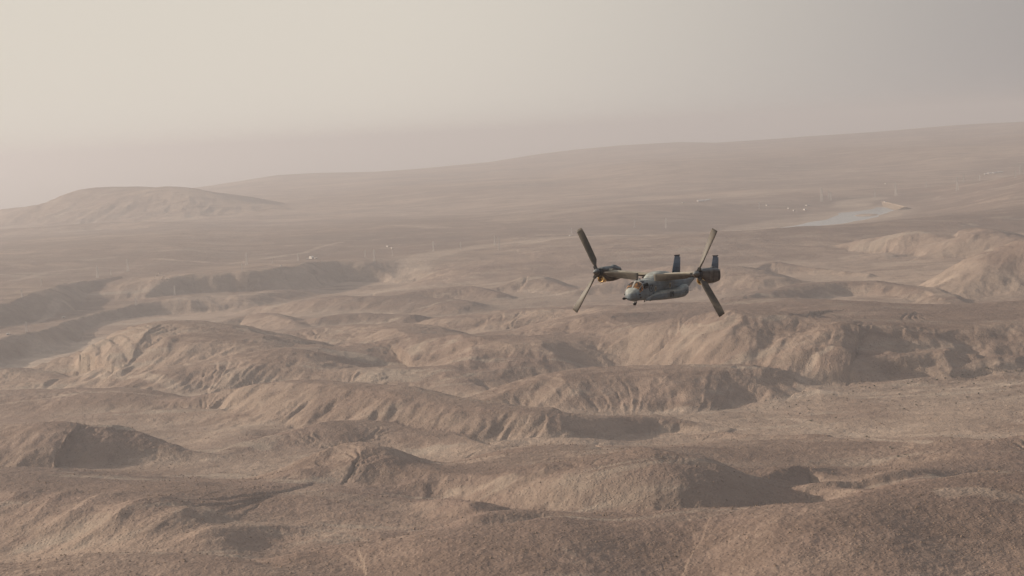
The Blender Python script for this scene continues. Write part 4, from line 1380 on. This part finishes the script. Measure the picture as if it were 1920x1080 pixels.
for sg in (1, -1):
    sp_ = spon(sg)
    lettering('09', 1.0, (.2, sg * 2.165, -2.28), sg, sp_)
    bm = bmesh.new()
    for (x, z, w_, h_) in ((-3.6, -1.95, .5, .06), (-3.9, -2.2, .06, .3), (-3.3, -2.2, .06, .3), (-4.4, -2.0, .3, .05)):
        box(bm, (x, sg * 2.17, z), (w_, .05, h_))
    mesh_from('panel_seam', bm, M_MARK, sp_)

# wing: thick section, swept a little forward, slight dihedral
def airfoil(c_, th, n=14):
    P_ = []
    for k in range(n):
        s_ = (1 - math.cos(PI * k / (n - 1))) / 2
        yt = 5 * th * (.2969 * math.sqrt(s_) - .126 * s_ - .3516 * s_ ** 2 + .2843 * s_ ** 3 - .1015 * s_ ** 4)
        P_.append((s_, yt))
    up_ = [(.25 * c_ - s_ * c_, y_ * c_) for s_, y_ in P_]
    lo = [(.25 * c_ - s_ * c_, -y_ * c_ * .8) for s_, y_ in P_[::-1]][1:-1]
    return up_ + lo


SW = math.tan(math.radians(6)); DI = math.tan(math.radians(3.5))
stn = [-6.5, -5.5, -4, -2.5, -1.2, 0, 1.2, 2.5, 4, 5.5, 6.5]
rings = [[Vector((abs(y) * SW + px, y, abs(y) * DI + pz)) for px, pz in airfoil(2.55, .23)] for y in stn]
wing = mesh_from('wing', loft(rings), M_WINGP, air, True)
for sg in (1, -1):
    bm = bmesh.new()
    for (ya, yb) in ((1.35, 3.3), (3.42, 5.9)):
        for zo in (.0,):
            bar(bm, (ya * SW + .655, sg * ya, ya * DI - .06), (yb * SW + .655, sg * yb, yb * DI - .06), .1)
    mesh_from('leading_edge_boot', bm, M_BLACK, wing)
    bm = bmesh.new()
    rr_ = [[Vector((y * SW + x, sg * y, y * DI + z)) for x, z in ((-1.15, -.13), (-2.05, -.28), (-2.05, -.22), (-1.15, .02))] for y in (1.5, 6.2)]
    mesh_from('flap', loft(rr_), M_WINGP, wing)
    bm = bmesh.new()
    for k in range(2):
        y = 1.9 + k * 3.1
        bar(bm, (y * SW + .3, sg * y, y * DI - .33), (y * SW - 1.9, sg * y, y * DI - .36), .16)
    mesh_from('flap_hinge', bm, M_BLACK, wing)
# fairing over the wing centre
FA = [(2.75, -.72, -.55, .2), (2.4, -.8, -.30, .62), (1.8, -.85, .02, .98), (1.1, -.85, .30, 1.2), (.3, -.85, .44, 1.32), (-.7, -.85, .46, 1.34), (-1.7, -.8, .36, 1.2),
      (-2.6, -.7, .12, .9), (-3.6, -.6, -.15, .55), (-4.6, -.5, -.4, .15)]
rings = []
for i in range(len(FA) - 1):
    for k in range(3):
        t_ = k / 3; q = [FA[i][j] * (1 - t_) + FA[i + 1][j] * t_ for j in range(4)]
        rings.append([sect(q[0], q[1], q[2] + .14, q[3], 2.3, 2 * PI * n / 32) for n in range(32)])
fair = mesh_from('wing_fairing', loft(rings), M_PAINT, air, True)

# tail
def slab(pts0, pts1):
    return loft([pts0, pts1])


def panel3(root_le, root_te, tip_le, tip_te, thick, nrm):
    """tapered lens-section panel"""
    out_r = []
    N_ = Vector(nrm)
    for le, te, th in ((root_le, root_te, thick), (tip_le, tip_te, thick * .7)):
        le, te = Vector(le), Vector(te); r = []
        for s_, w_ in ((0, 0), (.12, .7), (.35, 1), (.7, .6), (1, .04)):
            r.append(le.lerp(te, s_) + N_ * th * w_ / 2)
        for s_, w_ in ((1, .04), (.7, .6), (.35, 1), (.12, .7)):
            r.append(le.lerp(te, s_) - N_ * th * w_ / 2)
        out_r.append(r)
    return loft(out_r)


mesh_from('horizontal_stabilizer', panel3((-8.5, -2.8, -.1), (-10.2, -2.8, -.1), (-8.5, 2.8, -.1), (-10.2, 2.8, -.1), .22, (0, 0, 1)), M_FIN, air, True)
for sg in (1, -1):
    y = sg * 2.8
    fin = mesh_from('fin', panel3((-8.3, y, -.8), (-10.5, y, -.8), (-9.3, y, 2.12), (-10.6, y, 2.12), .2, (0, 1, 0)), M_FIN, air, True)
    mesh_from('rudder', panel3((-10.1, y, -.5), (-10.72, y, -.5), (-10.3, y, 1.9), (-10.82, y, 1.9), .1, (0, 1, 0)), M_FIN, fin, True)
    bm = bmesh.new(); box(bm, (-9.95, y, 2.15), (1.3, .16, .1)); mesh_from('fin_cap', bm, M_BLACK, fin)
    bm = bmesh.new(); box(bm, (-10.8, y, -.3), (.3, .08, .08)); mesh_from('tail_light', bm, M_BLACK, fin)

# probe and sensor ball
bm = bmesh.new()
rings = [[Vector((x, -.55 + r * math.cos(a), -2.45 + r * math.sin(a))) for a in [2 * PI * k / 12 for k in range(12)]] for x, r in
         ((6.0, .09), (7.0, .09), (7.02, .13), (7.3, .17), (7.5, .12), (7.65, .04))]
mesh_from('refuelling_probe', loft(rings), M_BLACK, air, True)
bm = bmesh.new()
bmesh.ops.create_uvsphere(bm, u_segments=16, v_segments=10, radius=.24, matrix=Matrix.Translation((6.1, .25, -3.1)))
tur = mesh_from('sensor_turret', bm, M_HUB, air, True)
bm = bmesh.new()
bmesh.ops.create_cone(bm, cap_ends=True, segments=16, radius1=.2, radius2=.22, depth=.3, matrix=Matrix.Translation((6.1, .25, -2.88)))
mesh_from('turret_mount', bm, M_POST, tur)

# nacelles and rotors
HX, HY, HZ = 2.75, 7.1, .45
NTIL = 0.0
NA = [(2.15, -.52, .52, .5), (1.9, -.6, .60, .56), (1.5, -.98, .63, .62), (1.1, -1.2, .64, .66), (.4, -1.28, .66, .68), (-.6, -1.28, .66, .68), (-1.3, -1.22, .62, .65),
      (-1.9, -1.14, .56, .60), (-2.28, -1.08, .48, .54), (-2.34, -.95, .35, .45)]


def ring_tube(x0, x1, r0, r1, c_, nn=20):
    return [[Vector((x, c_[0] + r * math.cos(2 * PI * k / nn), c_[1] + r * math.sin(2 * PI * k / nn))) for k in range(nn)] for x, r in ((x0, r0), (x1, r1))]


def blade_mesh():
    """one blade pointing up the local z axis, x is the rotor axis"""
    rings_ = []
    R_ = 6.0
    for s_ in [.12, .17, .2, .26, .34, .45, .58, .72, .86, .95, 1.0]:
        r = R_ * s_
        chord = np.interp(s_, [.12, .18, .25, .5, .9, 1.0], [.3, .45, .80, .84, .92, .84])
        th = np.interp(s_, [.12, .2, .3, 1.0], [.9, .5, .24, .10])
        pitch = math.radians(np.interp(s_, [.12, .25, 1.0], [50, 34, 4]))
        ring_ = []
        for px, pz in airfoil(chord, th, 9):
            # chord direction lies between the disc plane (y) and the axis (x)
            ring_.append(Vector((px * math.sin(pitch) + pz * math.cos(pitch) + .12 * s_ ** 2, px * math.cos(pitch) - pz * math.sin(pitch), r)))
        rings_.append(ring_)
    return loft(rings_)


bmb = blade_mesh()
mb = bpy.data.meshes.new('rotor_blade'); bmesh.ops.recalc_face_normals(bmb, faces=bmb.faces[:]); bmb.to_mesh(mb); bmb.free()
for p in mb.polygons: p.use_smooth = True
mb.materials.append(M_BLADE)
for sg in (1, -1):
    yn = sg * HY
    rings = []
    for i in range(len(NA) - 1):
        for k in range(3):
            t_ = k / 3; q = [NA[i][j] * (1 - t_) + NA[i + 1][j] * t_ for j in range(4)]
            rings.append([sect(q[0], q[1] + HZ, q[2] + HZ, q[3], 3.0, 2 * PI * n / 32, 0, yn) for n in range(32)])
    nac = mesh_from('nacelle', loft(rings), M_NAC, air, True)
    # wing-tip collar
    bm = bmesh.new()
    bmesh.ops.create_cone(bm, cap_ends=True, segments=20, radius1=.44, radius2=.5, depth=.7,
                          matrix=Matrix.Translation((.65, sg * 6.4, HZ - .05)) @ Matrix.Rotation(PI / 2, 4, 'X'))
    mesh_from('conversion_collar', bm, M_WINGP, nac)
    # engine inlet: bright lip, dark throat
    c_ = (yn - .10, HZ - .86)
    bm = loft([[Vector((x, c_[0] + r * math.cos(2 * PI * k / 24), c_[1] + r * 1.0 * math.sin(2 * PI * k / 24))) for k in range(24)] for x, r in
               ((1.0, .50), (1.75, .50), (1.92, .43), (1.86, .36), (1.5, .31))], caps=False)
    inl = mesh_from('engine_inlet', bm, M_BRASS, nac, True)
    bm = bmesh.new()
    bmesh.ops.create_cone(bm, cap_ends=True, segments=20, radius1=.32, radius2=.10, depth=.3, matrix=Matrix.Translation((1.56, c_[0], c_[1])) @ Matrix.Rotation(PI / 2, 4, 'Y'))
    mesh_from('inlet_throat', bm, M_BRASS, nac)
    # exhaust
    mesh_from('exhaust_nozzle', loft(ring_tube(-2.2, -2.7, .36, .30, (yn, HZ - .42))), M_HUB, nac, True)
    # panel slots, oil cooler scoop
    bm = bmesh.new()
    for s2 in (-1, 1):
        box(bm, (-1.75, yn + s2 * .60, HZ - .35), (.22, .08, 1.0))
        box(bm, (-.1, yn + s2 * .67, HZ - .5), (.05, .05, 1.2))
        box(bm, (.9, yn + s2 * .655, HZ - .25), (.05, .05, 1.1))
    mesh_from('panel_slot', bm, M_BLACK, nac)
    bm = bmesh.new()
    rr_ = [[Vector((x, yn + w_ * math.cos(PI * k / 8), HZ + z0 + h_ * math.sin(PI * k / 8))) for k in range(9)] for x, w_, h_, z0 in
           ((-.7, .2, .04, .58), (-1.0, .36, .26, .55), (-1.4, .38, .26, .5), (-2.0, .3, .12, .45))]
    mesh_from('cooler_hump', loft(rr_), M_NAC, nac, True)
    # rotor
    rot_e = mesh_from('rotor_hub', loft(ring_tube(2.1, HX + .1, .50, .46, (yn, HZ))), M_HUB, air, True)
    rot_e.name = 'rotor'
    sp2 = [[Vector((HX + x, yn + r * math.cos(2 * PI * k / 20), HZ + r * math.sin(2 * PI * k / 20))) for k in range(20)] for x, r in
           ((.1, .46), (.35, .40), (.6, .28), (.75, .15), (.8, .08), (1.0, .06), (1.02, .01))]
    mesh_from('spinner', loft(sp2), M_NAC, rot_e, True)
    phase = 28 if sg < 0 else 27
    for k in range(3):
        ang = math.radians(phase + 120 * k)
        # starboard rotor seen on the left of the picture leans left, port rotor mirrors it
        bl2 = bpy.data.objects.new('rotor_blade', mb); COL.objects.link(bl2); bl2.parent = rot_e
        Rm = Matrix.Rotation(ang * (1 if sg < 0 else -1), 4, 'X')
        if sg < 0:
            Rm = Rm @ Matrix.Diagonal((1, -1, 1, 1))
        bl2.matrix_local = Matrix.Translation((HX, yn, HZ)) @ Rm
        bm = bmesh.new()
        d_ = Vector((0, 0, 1))
        box(bm, (0, 0, .52), (.34, .34, .7)); box(bm, (-.28, .16, .42), (.2, .2, .34))
        cf = mesh_from('pitch_cuff', bm, M_BLACK, rot_e)
        cf.matrix_local = Matrix.Translation((HX, yn, HZ)) @ Rm

# place it: 249 m from the camera, coming towards it and passing to the left
pd = ray(1233, 517) * 249.0
az = math.atan2(pd[0], pd[1])
HEAD = az + PI + math.radians(30)
fwd = Vector((math.sin(HEAD), math.cos(HEAD), 0))
zr = math.atan2(fwd.y, fwd.x)
air.matrix_world = Matrix.Translation((pd[0], pd[1], CAM_H + pd[2])) @ Matrix.Rotation(zr, 4, 'Z') @ Matrix.Rotation(math.radians(-2.3), 4, 'Y') @ Matrix.Rotation(math.radians(-1.2), 4, 'X')

# ------------------------------------------------------------------ haze
def haze_box():
    x0, x1, y0, y1, z0, z1 = -100000, 100000, -100000, 100000, -400, 385
    me_ = bpy.data.meshes.new("haze")
    v = [(x, y, z) for x in (x0, x1) for y in (y0, y1) for z in (z0, z1)]
    f = [(0, 1, 3, 2), (4, 6, 7, 5), (0, 4, 5, 1), (2, 3, 7, 6), (0, 2, 6, 4), (1, 5, 7, 3)]
    me_.from_pydata(v, [], f); me_.update()
    o = bpy.data.objects.new("haze", me_); COL.objects.link(o)
    o['kind'] = 'stuff'
    o['label'] = 'warm grey dust haze hanging over the whole desert'
    m_ = bpy.data.materials.new("dust_haze"); m_.use_nodes = True
    t_ = m_.node_tree; t_.nodes.clear()
    o_ = t_.nodes.new('ShaderNodeOutputMaterial')
    p_ = t_.nodes.new('ShaderNodeVolumePrincipled')
    p_.inputs['Color'].default_value = HAZE_COL
    p_.inputs['Density'].default_value = HAZE_D
    p_.inputs['Anisotropy'].default_value = HAZE_G
    t_.links.new(p_.outputs[0], o_.inputs['Volume'])
    me_.materials.append(m_)
    return o


HAZE_COL = (0.69, 0.705, 0.755, 1)
HAZE_D = 1 / 10000.0
HAZE_G = 0.35
haze_box()
